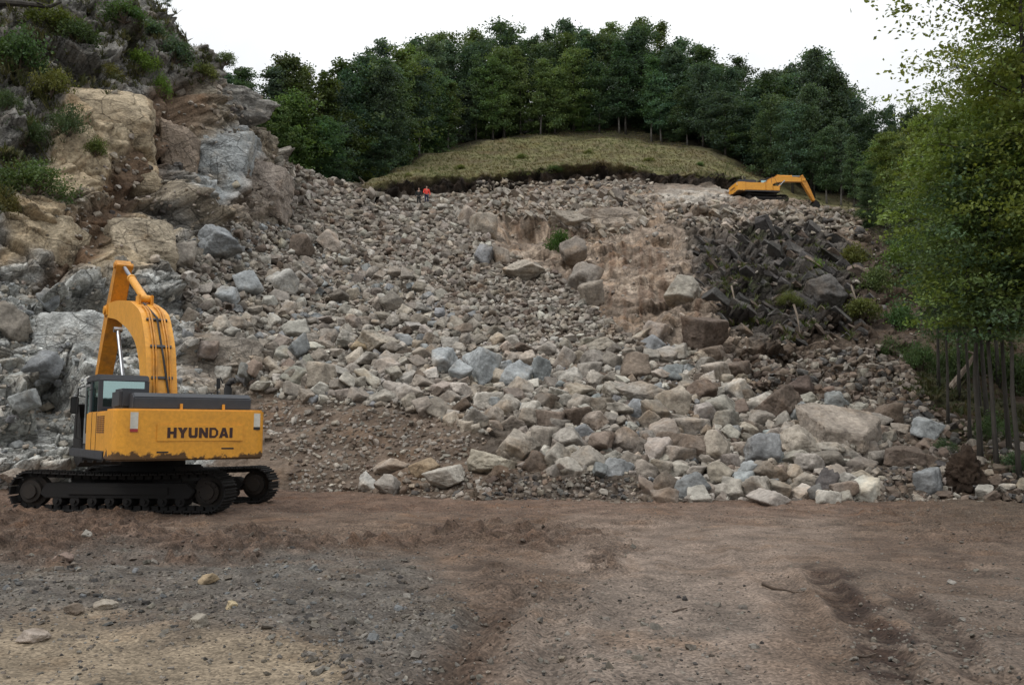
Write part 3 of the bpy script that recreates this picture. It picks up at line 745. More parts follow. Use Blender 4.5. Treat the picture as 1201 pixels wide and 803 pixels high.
# sound rock standing out of the cliff and the face: large flat fracture planes turned to the yard
def outcrop_shape(seed, yaw, pitch, layers=0.0):
    g = np.random.default_rng(seed); D, Fc = ICO[5]
    f = np.array([math.sin(yaw) * math.cos(pitch), -math.cos(yaw) * math.cos(pitch), math.sin(pitch)])
    s_ = np.cross(f, [0, 0, 1]); s_ /= np.linalg.norm(s_); u_ = np.cross(s_, f)
    pl = [(f, .5), (f + .5 * s_ + g.normal(0, .1, 3), .62), (f - .55 * s_ + .2 * u_ + g.normal(0, .1, 3), .66), (f + .6 * u_ + g.normal(0, .1, 3), .68), (f - .7 * u_ + g.normal(0, .1, 3), .7)]
    pl += [(s_ + g.normal(0, .12, 3), .85), (-s_ + g.normal(0, .12, 3), .85), (u_ + g.normal(0, .15, 3), .85), (-u_ + g.normal(0, .15, 3), .9), (-f, .9)]
    acc = 0
    for n_, d_ in pl: acc = acc + np.maximum(D @ (n_ / np.linalg.norm(n_)) / d_, 0) ** 90
    V = D * (acc ** (-1 / 90))[:, None]
    F1, F2, H, DD_ = worley(V * np.array([2.2, 2.2, 3.0]) + seed, seed % 91)
    V = V + D * ((h2(H, 3) - .5) * .10 * sstep(0, .14, F2 - F1) - .045 * (1 - sstep(0, .07, F2 - F1)))[:, None]
    F1, F2, H, DD_ = worley((V + .06 * np.stack([fbm(V * 4, 2, 3), fbm(V * 4, 2, 5), fbm(V * 4, 2, 6)], 1)) * np.array([4.5, 4.5, 6.]) + seed, seed % 71)
    V = V + D * ((h2(H, 3) - .5) * .045 * sstep(0, .2, F2 - F1))[:, None]
    if layers:
        k = V @ np.array([.62, .15, .75]) * layers + fbm(V * 2.5, 4, seed % 40) * .9 + np.where(h2(H, 8) > .5, .5, 0) + (h2(H, 9) - .5) * 1.2; i = np.floor(k); fr = k - i
        hh = h2(hsh(i.astype(np.int64), i.astype(np.int64) * 0, i.astype(np.int64) * 0 + 3, seed % 50), 5)
        V = V + D * ((hh - .5) * .30 * sstep(0, .1, fr) * sstep(1, .9, fr) - .06 * (1 - sstep(0, .1, fr)))[:, None]
    return V + D * (fbm(V * 6 + seed, 4, seed % 53) * .01)[:, None], Fc
for k, (x, y, w_, h_, dp, yaw, pit, lay_, c_, lab) in enumerate([
 (116,142,112,84,.5,.25,.35,0,C(.44,.36,.25),'large clean tan rock face high on the left cliff under the bushes'),
 (128,206,110,62,.5,.3,.5,0,C(.42,.345,.24),'tan rock face directly below the largest clean tan face'),
 (168,290,84,70,.5,.5,.5,0,C(.38,.32,.235),'slanting tan slab at the lower end of the brown earth gully'),
 (36,284,84,62,.5,-.1,.4,0,C(.40,.33,.23),'tan rock face at the left edge below the wide bush'),
 (256,196,62,86,.5,.15,.25,0,C(.34,.355,.35),'tall smooth blue grey rock face near the end of the cliff'),
 (302,224,62,60,.5,-.2,.3,0,C(.29,.245,.205),'brownish rock face right of the tall smooth blue grey one'),
 (210,184,44,70,.45,.5,.2,0,C(.27,.215,.165),'narrow brown rock rib left of the tall smooth blue grey face'),
 (264,432,96,74,.5,.1,.35,0,C(.27,.235,.195),'broad smooth grey brown outcrop rising behind the excavator hood'),
 (86,402,90,70,.5,.2,.4,0,C(.40,.405,.385),'pale blue grey fractured outcrop left of the excavator boom'),
 (748,352,60,46,.45,0,.5,0,C(.33,.27,.21),'tan bedrock hump in the middle of the earth face'),
 (712,262,70,36,.45,.1,.5,0,C(.31,.26,.21),'cracked pale bedrock step high on the quarry face')]):
    pt = np.asarray(on_slope(x, y + .25 * h_)[0], float); s = pt[1] / F
    V, Fc = outcrop_shape(2600 + 17 * k, yaw, pit, lay_)
    V = V / (V.max(0) - V.min(0)) * np.array([w_ * 1.3, (w_ + h_) * dp * 1.15, h_ * 1.4]) * s
    o = boulder_obj(np_mesh('rock_outcrop', V, Fc, True, None, M_OUT), c_); o.name = 'rock_outcrop'
    o.location = ray_pt(x, y, pt[1] + (.36 if x < 230 else .28) * (w_ + h_) * s)
    tag(o, lab, 'rock outcrop', 'bedrock outcrops')
MESH4 = [np_mesh('boulder', V, Fc, True, None, M_ROCKO) for V, Fc in PROTO4]
SZ = lambda w_: 'large' if w_ > 27 else 'mid sized' if w_ > 21 else 'small'
def direction(dx, dy):
    a = math.degrees(math.atan2(-dy, dx)) % 360
    return ['right of', 'above and right of', 'above', 'above and left of', 'left of', 'below and left of', 'below', 'below and right of'][int((a + 22.5) // 45) % 8]
labels = {}
sing = []
for k, (x, y, w_, nm) in enumerate(singles):
    g = np.random.default_rng(7000 + k)
    pt, nn, _ = on_slope(x, y) if y < 584 else (ground_pt(x, y), np.array([0, 0, 1.]), 1)
    pt = np.asarray(pt, float); r = w_ / 2 * pt[1] / F
    flat = g.uniform(.5, .95)
    o = link('boulder', MESH4[k % len(MESH4)])
    o.color = (*[float(v) for v in jitter(PAL[nm], g)], 1)
    o.rotation_euler = (g.normal(0, .35), g.normal(0, .35), g.uniform(0, 6.28))
    o.scale = (r * g.uniform(1.1, 1.4), r * g.uniform(.95, 1.25), r * flat * 1.2)
    o.location = pt + np.asarray(nn, float) * r * .22
    d2 = sorted(((x - l[0]) ** 2 + (y - l[1]) ** 2, i) for i, l in enumerate(land))
    sing.append((o, x, y, w_, nm, flat, d2))
taken = set()
for o, x, y, w_, nm, flat, d2 in sing:
    done = False
    shape = 'flat' if flat < .62 else 'blocky' if flat > .8 else 'angular'
    for d, i in d2[:4]:
        lx, ly, short, _ = land[i]
        dist = math.sqrt(d)
        gap = 'close ' if dist < 45 else 'some way ' if dist > 85 else ''
        lab = f'{SZ(w_)} {shape} {nm} boulder {gap}{direction(x - lx, y - ly)} {short}'
        if lab not in taken and len(lab.split()) <= 15:
            taken.add(lab); o['label'] = lab; done = True; break
    if not done:
        lx, ly, short, _ = land[d2[0][1]]
        for n_ in ('second', 'third', 'fourth', 'fifth', 'sixth'):
            lab = f'{n_} {shape} {nm} boulder {direction(x - lx, y - ly)} {short}'
            if lab not in taken: taken.add(lab); o['label'] = lab; break
    o['category'] = 'boulder'; o['group'] = 'boulders of the rockfall'

def heap(name, items, protos, mat, smooth, flat_rng=(.5, .95), off=.2, ground=False, lay=None):
    """Many small stones as one mesh."""
    VV, FF, CC, base = [], [], [], 0
    which = rng.integers(0, len(protos), len(items))
    X = np.array([i[0] for i in items]); Y = np.array([i[1] for i in items]); W = np.array([i[2] for i in items])
    if ground: pts = ground_pt(X, Y); pts[:, 2] = ground_z(pts[:, 0], pts[:, 1]); nn = np.tile([0, 0, 1.], (len(items), 1))
    else: pts, nn, _ = on_slope(X, Y)
    rad = W / 2 * pts[:, 1] / F
    for p_, (V, Fc) in enumerate(protos):
        idx = np.where(which == p_)[0]
        if not len(idx): continue
        n = len(idx)
        a, b, c = rng.uniform(0, 6.28, n), rng.normal(0, .45, n), rng.normal(0, .45, n)
        if lay: a, b, c = rng.normal(.25, .25, n), rng.normal(-.35, .15, n), rng.normal(lay, .16, n)
        ca_, sa = np.cos(a), np.sin(a); cb, sb = np.cos(b), np.sin(b); cc, sc = np.cos(c), np.sin(c)
        Z0 = np.zeros(n); O1 = np.ones(n)
        Rz = np.array([[ca_, -sa, Z0], [sa, ca_, Z0], [Z0, Z0, O1]]).transpose(2, 0, 1)
        Rx = np.array([[O1, Z0, Z0], [Z0, cb, -sb], [Z0, sb, cb]]).transpose(2, 0, 1)
        Ry = np.array([[cc, Z0, sc], [Z0, O1, Z0], [-sc, Z0, cc]]).transpose(2, 0, 1)
        S = np.stack([rng.uniform(1.05, 1.45, n), rng.uniform(.9, 1.2, n), rng.uniform(*flat_rng, n) * 1.15], 1) * rad[idx][:, None]
        W_ = np.einsum('nij,nkj->nki', Rz @ Rx @ Ry, V[None] * S[:, None, :]) + (pts[idx] + nn[idx] * rad[idx][:, None] * off)[:, None, :]
        VV.append(W_.reshape(-1, 3)); FF.append((Fc[None] + (base + np.arange(n) * len(V))[:, None, None]).reshape(-1, 3))
        cols = np.stack([jitter(PAL[items[i][3]], rng) for i in idx])
        CC.append(np.repeat(cols, len(V), 0)); base += n * len(V)
    return np.concatenate(VV), np.concatenate(FF), np.concatenate(CC)
def join(parts):
    VV, FF, CC, b = [], [], [], 0
    for V, Fc, c in parts: VV.append(V); FF.append(Fc + b); CC.append(c); b += len(V)
    return np.concatenate(VV), np.concatenate(FF), np.concatenate(CC)
big_ = rest[:90]; mid_ = [r for r in rest[90:] if 7.5 <= r[2]]; sml_ = [r for r in rest if r[2] < 7.5]
print('stones', len(singles), len(big_), len(mid_), len(sml_))
def slab_items(poly, n, lo, hi, pal):
    P_ = np.array(poly, float); mn, mx_ = P_.min(0), P_.max(0); out = []
    while len(out) < n:
        x, y = rng.uniform(mn[0], mx_[0]), rng.uniform(mn[1], mx_[1])
        if in_poly(np.array([x]), np.array([y]), poly)[0]:
            nm_, pr_ = zip(*pal); out.append((x, y, lo * (hi / lo) ** (rng.uniform() ** 1.5), nm_[rng.choice(len(nm_), p=np.array(pr_) / sum(pr_))]))
    return out
SLAB1 = slab_items(DARK, 80, 16, 38, [('dark grey', .72), ('brown', .28)]) + slab_items(DARK, 200, 5, 20, [('dark grey', .6), ('grey brown', .12), ('brown', .28)])
SLAB2 = slab_items([(590,226),(650,222),(760,226),(770,262),(700,285),(640,262),(600,262)], 260, 5, 17, [('dusty grey', .4), ('grey brown', .3), ('tan', .3)]) + slab_items(DARK[:3] + [(960,262),(930,244),(850,246)], 90, 5, 16, [('dusty grey', .4), ('grey brown', .4), ('tan', .2)])
S1 = heap('s1', SLAB1, PROTO2S, None, True, (.20, .42), -.30, False, .8); S2 = heap('s2', SLAB2, PROTO2S, None, True, (.35, .7), .0, False, .7); heap_count = range(len(S1[1]) + len(S2[1]))
V, Fc, c = join([S1, S2, heap('a', big_, PROTO2, None, True), heap('b', mid_, PROTO2S, None, True), heap('c', sml_, PROTO1, None, False)])
#, PROTO2S, None, True, (.20, .42), -.30, False, .8), heap('s2', SLAB2, PROTO2S, None, True, (.35, .7), .0, False, .7), heap('a', big_, PROTO2, None, True), heap('b', mid_, PROTO2S, None, True), heap('c', sml_, PROTO1, None, False)])
me = np_mesh('rubble', V, Fc, True, c, M_ROCKA)
sm = np.zeros(len(Fc), bool); n0 = len(heap_count); sm[n0:n0 + 5120 * len(big_)] = True
me.polygons.foreach_set('use_smooth', sm)
o = link('rubble', me); tag(o, 'small broken grey and tan stones covering the whole slope between the boulders', 'rubble', kind='stuff')

# gravel and clods of the yard
items = []
n = 90000
gx_ = rng.uniform(-40, 1240, n); gy_ = 592 + 225 * rng.uniform(0, 1, n) ** 1.15
gp = ground_pt(gx_, gy_); gi_ = np.clip(np.searchsorted(gxs, gp[:, 0]), 0, kx - 1) * ky_ + np.clip(np.searchsorted(gys, gp[:, 1]), 0, ky_ - 1)
dens_ = .10 + .75 * m_grav[gi_] + .45 * m_grav2[gi_] + .28 * m_churn[gi_] + .12 * m_red[gi_] - .05 * m_path[gi_]
keep = rng.uniform(0, 1, n) < dens_ * .42
sz = .006 + .0055 * rng.exponential(1, n); sz = np.minimum(sz * (1 + 1.6 * m_grav[gi_] * (rng.uniform(0, 1, n) < .07)), .05)
for i in np.where(keep)[0]:
    wpx = sz[i] * 2 * F / gp[i, 1]
    if wpx < 1.4: wpx = 1.4 * rng.uniform(.9, 1.3)
    ch = 'brown' if rng.uniform() < m_churn[gi_[i]] * .8 else ('blue grey' if rng.uniform() < .14 * m_grav[gi_[i]] else ('dark grey' if rng.uniform() < .1 else ('grey brown' if rng.uniform() < .6 else 'dusty grey')))
    items.append((gx_[i], gy_[i], wpx, ch))
print('gravel', len(items))
bigp = [i for i in items if i[2] > 7]; smp = [i for i in items if i[2] <= 7]
P0S = [(lambda V, Fc: (V * np.random.default_rng(i).uniform(.7, 1.15, (len(V), 1)), Fc))(*ico(1)) for i in range(1)]
icoV = np.array([v for v in ICO[1][0]])
def tiny(seed):
    bm = bmesh.new(); bmesh.ops.create_icosphere(bm, subdivisions=1, radius=1)
    bmesh.ops.dissolve_limit(bm, angle_limit=.01, verts=bm.verts, edges=bm.edges)
    bm.free()
    t = (1 + 5 ** .5) / 2; g = np.random.default_rng(seed)
    V = np.array([(-1,t,0),(1,t,0),(-1,-t,0),(1,-t,0),(0,-1,t),(0,1,t),(0,-1,-t),(0,1,-t),(t,0,-1),(t,0,1),(-t,0,-1),(-t,0,1)]) / 1.9
    Fc = np.array([(0,11,5),(0,5,1),(0,1,7),(0,7,10),(0,10,11),(1,5,9),(5,11,4),(11,10,2),(10,7,6),(7,1,8),(3,9,4),(3,4,2),(3,2,6),(3,6,8),(3,8,9),(4,9,5),(2,4,11),(6,2,10),(8,6,7),(9,8,1)])
    return V * g.uniform(.65, 1.2, (12, 1)), Fc
V, Fc, c = join([heap('g', bigp, PROTO1, None, False, (.35, .8), .15, True), heap('h', smp, [tiny(i) for i in range(12)], None, False, (.35, .8), .1, True)])
o = link('gravel', np_mesh('gravel', V, Fc, False, c * .55, M_PEB)); tag(o, 'loose gravel and clods strewn over the dirt yard', 'gravel', kind='stuff')
# single stones lying on the yard
for k, (x, y, w_, h_, cn_, lab) in enumerate([
 (244,685,24,11,'ochre','yellowish flat stone lying alone on the grey gravel below the excavator'),
 (40,747,32,13,'tan','pale pinkish flat stone at the lower left edge of the gravel'),
 (234,735,20,14,'grey brown','grey brown stone at the front edge of the gravel'),
 (272,716,14,12,'ochre','small yellow grey stone right of the grey brown one on the gravel'),
 (126,713,28,11,'grey brown','brownish low stone in the middle of the gravel'),
 (85,718,22,11,'brown','reddish stone on the gravel left of the brownish low one'),
 (102,638,11,9,'pale grey','light grey pebble on the dark churned earth below the track'),
 (220,594,26,9,'tan','clump of tan stones against the foot of the near track'),
 (75,655,26,12,'brown','brown clod of earth on the edge of the dark churned soil')]):
    g = np.random.default_rng(5100 + k); V, Fc = rock_shape(1500 + k, 4, 18, 5, .03)
    V = V @ rand_rot(g, .2).T; pt = ground_pt(x, y + h_ * .3); s = pt[1] / F; ext = V.max(0) - V.min(0)
    V = V / ext * np.array([w_ * s, w_ * s * 1.1, h_ * s * 1.3])
    o = boulder_obj(np_mesh('stone', V, Fc, True, None, M_ROCKO), jitter(PAL[cn_], g, .08)); o.name = 'stone'
    o.location = (pt[0], pt[1], ground_z(np.array([pt[0]]), np.array([pt[1]]))[0] + h_ * s * .32)
    tag(o, lab, 'stone', 'single stones on the yard')
# ------------------------------------------------------------------ machines
def paint_mat(name, col, rough=.45, dirt=.35, dirtcol=(.09, .06, .04), metal=0.0, sc=3.0, zdirt=None):
    m, nt, b = new_mat(name)
    tc = N(nt, 'ShaderNodeTexCoord')
    n1, v1 = noise_ramp(nt, tc.outputs['Object'], sc, 7, .42, .74, 0, dirt, .7)
    n2, v2 = noise_ramp(nt, tc.outputs['Object'], sc * 5, 3, .3, .7, .88, 1.1)
    f = v1
    if zdirt is not None:       # mud caked on the lower edge, with a ragged outline of its own
        sx = N(nt, 'ShaderNodeSeparateXYZ'); nt.links.new(tc.outputs['Object'], sx.inputs[0])
        n3 = N(nt, 'ShaderNodeTexNoise'); n3.inputs['Scale'].default_value = 3.3; n3.inputs['Detail'].default_value = 8; n3.inputs['Roughness'].default_value = .62
        nt.links.new(tc.outputs['Object'], n3.inputs['Vector'])
        ma = N(nt, 'ShaderNodeMath', operation='MULTIPLY_ADD'); ma.inputs[1].default_value = -.7; nt.links.new(n3.outputs[0], ma.inputs[0]); nt.links.new(sx.outputs[2], ma.inputs[2])
        mr = N(nt, 'ShaderNodeMapRange'); mr.inputs[1].default_value = zdirt; mr.inputs[2].default_value = zdirt + .05; mr.inputs[3].default_value = .93; mr.inputs[4].default_value = 0
        nt.links.new(ma.outputs[0], mr.inputs[0])
        mx = N(nt, 'ShaderNodeMath', operation='MAXIMUM'); nt.links.new(mr.outputs[0], mx.inputs[0]); nt.links.new(v1, mx.inputs[1]); f = mx.outputs[0]
    c = mix_col(nt, f, col, dirtcol)
    nt.links.new(mul_col(nt, c, v2), b.inputs['Base Color'])
    r = N(nt, 'ShaderNodeMapRange'); r.inputs[3].default_value = rough; r.inputs[4].default_value = .9; nt.links.new(f, r.inputs[0]); nt.links.new(r.outputs[0], b.inputs['Roughness'])
    b.inputs['Metallic'].default_value = metal
    bp = N(nt, 'ShaderNodeBump'); bp.inputs['Strength'].default_value = .15; bp.inputs['Distance'].default_value = .01
    nt.links.new(n1.outputs['Fac'], bp.inputs['Height']); nt.links.new(bp.outputs[0], b.inputs['Normal'])
    return m
M_YEL = paint_mat('orange yellow paint', (.74, .335, .03), .42, .24)
M_CW = paint_mat('orange yellow paint with mud edge', (.74, .335, .03), .4, .13, (.045, .028, .018), zdirt=.865)
M_YELD = paint_mat('worn orange paint', (.62, .26, .022), .5, .6, (.10, .065, .04))
M_BLK = paint_mat('dark grey panel', (.035, .038, .045), .45, .3, (.07, .06, .05))
M_TRK = paint_mat('muddy steel', (.007, .006, .0055), .8, .5, (.016, .012, .009), .1, 5)
M_SPR = paint_mat('mud coated sprocket', (.016, .012, .009), .8, .6, (.04, .028, .018), 0, 5)
M_RUB = paint_mat('black rubber', (.012, .012, .012), .6, .2)
M_CHR = paint_mat('chrome rod', (.38, .40, .42), .28, .25, metal=1.0)
M_STK = paint_mat('white sticker', (.62, .60, .52), .5, .25)
M_RED = paint_mat('red sticker', (.36, .03, .03), .5, .15)
M_LET = paint_mat('dark lettering', (.035, .012, .010), .6, .2, (.2, .09, .02))
M_VENT = paint_mat('rusty vent', (.13, .045, .018), .7, .5)
M_GREY = paint_mat('pale grey door paint', (.20, .21, .21), .5, .35)
def glass_mat():
    m, nt, b = new_mat('tinted glass'); nt.nodes.remove(b)
    g = N(nt, 'ShaderNodeBsdfGlossy'); g.inputs['Roughness'].default_value = .06; g.inputs['Color'].default_value = (.70, .92, .90, 1)
    t = N(nt, 'ShaderNodeBsdfTransparent'); t.inputs['Color'].default_value = (.42, .62, .60, 1)
    mx = N(nt, 'ShaderNodeMixShader'); mx.inputs[0].default_value = .55
    nt.links.new(t.outputs[0], mx.inputs[1]); nt.links.new(g.outputs[0], mx.inputs[2]); nt.links.new(mx.outputs[0], nt.nodes['Material Output'].inputs[0])
    return m
M_GLASS = glass_mat()

def bx(bm, x0, x1, y0, y1, z0, z1, bev=0.0, mat=None, seg=2):
    r = bmesh.ops.create_cube(bm, size=1)
    vs = r['verts']
    for v in vs:
        v.co = Vector(((x0 + x1) / 2 + v.co.x * (x1 - x0), (y0 + y1) / 2 + v.co.y * (y1 - y0), (z0 + z1) / 2 + v.co.z * (z1 - z0)))
    if bev:
        es = list({e for v in vs for e in v.link_edges})
        r2 = bmesh.ops.bevel(bm, geom=es, offset=bev, segments=seg, affect='EDGES', clamp_overlap=True)
        vs = list({v for f in r2['faces'] for v in f.verts} | {v for v in vs if v.is_valid})
    if mat is not None:
        for v in vs: v.co = mat @ v.co
    return vs
def prism(bm, pts, t0, t1, axis='x', bev=0.0):
    """Outline pts swept along an axis from t0 to t1."""
    def mk(p, t): return {'x': (t, p[0], p[1]), 'y': (p[0], t, p[1]), 'z': (p[0], p[1], t)}[axis]
    a = [bm.verts.new(mk(p, t0)) for p in pts]; b = [bm.verts.new(mk(p, t1)) for p in pts]
    n = len(pts); fs = [bm.faces.new(a[::-1]), bm.faces.new(b)]
    for i in range(n): fs.append(bm.faces.new((a[i], a[(i + 1) % n], b[(i + 1) % n], b[i])))
    bmesh.ops.recalc_face_normals(bm, faces=fs)
    if bev:
        es = list({e for f in fs for e in f.edges})
        bmesh.ops.bevel(bm, geom=es, offset=bev, segments=2, affect='EDGES', clamp_overlap=True)
def cyl(bm, a, b, r0, r1=None, seg=16):
    a, b = Vector(a), Vector(b); r1 = r0 if r1 is None else r1
    d = b - a; q = d.to_track_quat('Z', 'Y').to_matrix().to_4x4()
    bmesh.ops.create_cone(bm, cap_ends=True, segments=seg, radius1=r0, radius2=r1, depth=d.length, matrix=Matrix.Translation((a + b) / 2) @ q)
def tube(bm, pts, r, seg=8):
    pts = [Vector(p) for p in pts]; rings = []
    up = None
    for i, p in enumerate(pts):
        d = (pts[min(i + 1, len(pts) - 1)] - pts[max(i - 1, 0)]).normalized()
        s = d.cross(Vector((.3, .2, 1)) if abs(d.z) < .9 else Vector((1, .2, 0))).normalized(); t = d.cross(s)
        rr = r[i] if isinstance(r, (list, tuple)) else r
        rings.append([bm.verts.new(p + (s * math.cos(2 * math.pi * k / seg) + t * math.sin(2 * math.pi * k / seg)) * rr) for k in range(seg)])
    for A, B_ in zip(rings, rings[1:]):
        for k in range(seg): bm.faces.new((A[k], A[(k + 1) % seg], B_[(k + 1) % seg], B_[k]))
    bm.faces.new(rings[0][::-1]); bm.faces.new(rings[-1])
def bobj(name, bm, mat, parent=None, smooth=False, rz=0.0):
    me = bpy.data.meshes.new(name); bmesh.ops.recalc_face_normals(bm, faces=bm.faces[:]); bm.to_mesh(me); bm.free()
    me.materials.append(mat)
    if smooth:
        me.polygons.foreach_set('use_smooth', np.ones(len(me.polygons), bool)); me.set_sharp_from_angle(angle=R(35))
    o = link(name, me, parent)
    if rz: o.rotation_euler = (0, 0, rz)
    return o
def part(name, fn, mat, parent, smooth=False, rz=0.0):
    bm = bmesh.new(); fn(bm); return bobj(name, bm, mat, parent, smooth, rz)

LET = {  # strokes of a wide bold sans, each a convex outline in a 1 x 1 box
 'H': [[(0,0),(.33,0),(.33,1),(0,1)],[(.67,0),(1,0),(1,1),(.67,1)],[(.33,.37),(.67,.37),(.67,.63),(.33,.63)]],
 'Y': [[(.33,0),(.67,0),(.67,.42),(.33,.42)],[(.33,.42),(.67,.42),(.36,1),(-.04,1)],[(.33,.42),(.67,.42),(1.04,1),(.64,1)]],
 'U': [[(0,.2),(.32,.32),(.32,1),(0,1)],[(.68,.32),(1,.2),(1,1),(.68,1)],[(0,.2),(.16,0),(.38,.25),(.32,.32)],[(.16,0),(.84,0),(.62,.25),(.38,.25)],[(.84,0),(1,.2),(.68,.32),(.62,.25)]],
 'N': [[(0,0),(.31,0),(.31,1),(0,1)],[(.69,0),(1,0),(1,1),(.69,1)],[(.31,1),(.31,.52),(.69,0),(.69,.48)]],
 'D': [[(0,0),(.26,0),(.26,1),(0,1)],[(.26,0),(.66,0),(.6,.21),(.26,.21)],[(.26,.79),(.6,.79),(.66,1),(.26,1)],[(.66,0),(1,.3),(.74,.34),(.6,.21)],[(.74,.34),(1,.3),(1,.7),(.74,.66)],[(.74,.66),(1,.7),(.66,1),(.6,.79)]],
 'A': [[(-.04,0),(.3,0),(.6,1),(.32,1)],[(.7,0),(1.04,0),(.68,1),(.4,1)],[(.24,.17),(.76,.17),(.70,.4),(.30,.4)]],
 'I': [[(0,0),(1,0),(1,1),(0,1)]]}
def lettering(bm, word, x0, x1, z0, z1, y):
    widths = [.34 if c == 'I' else 1.0 for c in word]; gap = .15
    tot = sum(widths) + gap * (len(word) - 1); s = (x1 - x0) / tot; x = x0; k = 0
    for c, w_ in zip(word, widths):
        for st in LET[c]:
            prism(bm, [(x + p[0] * w_ * s, z0 + p[1] * (z1 - z0)) for p in st], y - .004 - .0012 * (k % 3), y + .01, 'y'); k += 1
        x += (w_ + gap) * s

def excavator(loc, base_yaw, upper_yaw, pose, label, scale=1.0, detail=True):
    root = empty('excavator', loc, base_yaw); root.scale = (scale,) * 3
    tag(root, label, 'excavator')
    rz = upper_yaw - base_yaw
    Ls, Rr, zc, wd = 1.95, .385, .425, .60
    for sx in (-1, 1):
        xc = sx * 1.30
        # belt path in the y-z plane
        n = 52; per = 4 * Ls + 2 * math.pi * Rr; pts = []
        for i in range(n):
            s = per * i / n
            if s < 2 * Ls: p = (-Ls + s, zc - Rr, 0)
            elif s < 2 * Ls + math.pi * Rr:
                a = (s - 2 * Ls) / Rr; p = (Ls + Rr * math.sin(a), zc - Rr * math.cos(a), a)
            elif s < 4 * Ls + math.pi * Rr:
                t = (s - 2 * Ls - math.pi * Rr); p = (Ls - t, zc + Rr - .05 * math.sin(math.pi * t / (2 * Ls)), math.pi)
            else:
                a = (s - 4 * Ls - math.pi * Rr) / Rr; p = (-Ls - Rr * math.sin(a), zc + Rr * math.cos(a), math.pi + a)
            pts.append(p)
        def belt(bm):
            for (y, z, a) in pts:
                M = Matrix.Translation((xc, y, z)) @ Matrix.Rotation(a, 4, 'X')
                bx(bm, -wd / 2, wd / 2, -.085, .085, -.028, .0, mat=M)
                for yy in (-.07, 0, .07): bx(bm, -wd / 2, wd / 2, yy - .008, yy + .008, -.058, -.028, mat=M)
                bx(bm, -.11, .11, -.075, .075, .0, .085, mat=M)
        tk = part('track', belt, M_TRK, root)
        def frame(bm):
            prism(bm, [(-1.55, .28), (1.62, .28), (1.75, .38), (1.62, .6), (-1.5, .6), (-1.68, .44)], xc - .2, xc + .2, 'x', .02)
            bx(bm, xc + sx * .2 - .03, xc + sx * .2 + .03, -1.1, 1.1, .36, .52, .01)
        part('track_frame', frame, M_TRK, tk)
        def wheel(yc, teeth):
            def f(bm):
                cyl(bm, (xc - .09, yc, zc), (xc + .09, yc, zc), .335, seg=28)
                cyl(bm, (xc - .2, yc, zc), (xc + .2, yc, zc), .235, seg=24)
                cyl(bm, (xc - .25, yc, zc), (xc + .25, yc, zc), .15, seg=20)
                for k in range(10 if teeth else 0):
                    a = 2 * math.pi * k / 10; cyl(bm, (xc + sx * .2, yc + .19 * math.cos(a), zc + .19 * math.sin(a)), (xc + sx * .225, yc + .19 * math.cos(a), zc + .19 * math.sin(a)), .022, seg=6)
            return f
        part('sprocket', wheel(-Ls, True), M_SPR, tk, True)
        part('idler', wheel(Ls, False), M_SPR, tk, True)
        for k in range(8):
            y = -1.35 + 2.7 * k / 7
            part('roller', lambda bm: (cyl(bm, (xc - .19, y, .22), (xc + .19, y, .22), .105, seg=16), cyl(bm, (xc - .24, y, .22), (xc + .24, y, .22), .045, seg=10)), M_TRK, tk, True)
    def car(bm):
        bx(bm, -.75, .75, -.85, .85, .52, .92, .04)
        for sx in (-1, 1):
            for sy in (-1, 1):
                prism(bm, [(sx * .6, sy * .2), (sx * 1.2, sy * .75), (sx * 1.2, sy * 1.25), (sx * .5, sy * .85)], .48, .82, 'z', .02)
        cyl(bm, (0, 0, .9), (0, 0, 1.14), .68, seg=40)
    part('car_body', car, M_TRK, root)
    part('turntable', lambda bm: (bx(bm, -1.42, 1.42, -2.5, 1.55, 1.14, 1.27, .02), bx(bm, -1.3, -.1, 1.5, 1.8, 1.14, 1.27, .02)), M_BLK, root, rz=rz)
    # counterweight: flat back with rounded shoulders
    cwp = [(-1.49, -2.25), (-1.49, -2.9), (-1.46, -3.02), (-1.38, -3.10), (-1.22, -3.15), (-.6, -3.18), (0, -3.19), (.6, -3.18), (1.22, -3.15), (1.38, -3.10), (1.46, -3.02), (1.49, -2.9), (1.49, -2.25)]
    cw = part('counterweight', lambda bm: prism(bm, cwp, 1.12, 2.13, 'z', .035), M_CW, root, True, rz)
    part('raised_panel', lambda bm: bx(bm, -.72, .98, -3.20, -3.17, 1.49, 1.83, .012), M_CW, cw)
    part('lettering', lambda bm: lettering(bm, 'HYUNDAI', -.52, .76, 1.56, 1.765, -3.201), M_LET, cw)
    part('tie_down_slot', lambda bm: bx(bm, -.70, -.48, -3.184, -3.1, 1.27, 1.30), M_RUB, cw)
    part('tie_down_slot', lambda bm: bx(bm, .55, .8, -3.184, -3.1, 1.33, 1.36), M_RUB, cw)
    for sx, h_ in ((-1.13, .32), (1.28, .28)):
        st = part('warning_sticker', lambda bm: bx(bm, sx - .07, sx + .07, -3.168 if sx < 0 else -3.142, -3.12, 2.06 - h_, 2.06), M_STK, cw)
        part('red_band', lambda bm: bx(bm, sx - .07, sx + .07, -3.172 if sx < 0 else -3.146, -3.12, 2.0 - h_, 2.06 - h_ - .003), M_RED if sx < 0 else M_RUB, cw)
    # engine hood and body sides
    for x in (-.9, .9): part('lifting_eye', lambda bm: (bx(bm, x - .03, x + .03, -2.72, -2.52, 2.12, 2.2, .01), cyl(bm, (x - .05, -2.62, 2.22), (x + .05, -2.62, 2.22), .06, seg=12)), M_YEL, cw)
    hd = part('engine_hood', lambda bm: prism(bm, [(-2.98, 2.13), (-2.98, 2.36), (-2.86, 2.45), (-1.0, 2.45), (-1.0, 2.13)], -1.12, 1.2, 'x', .02), M_BLK, root, False, rz)
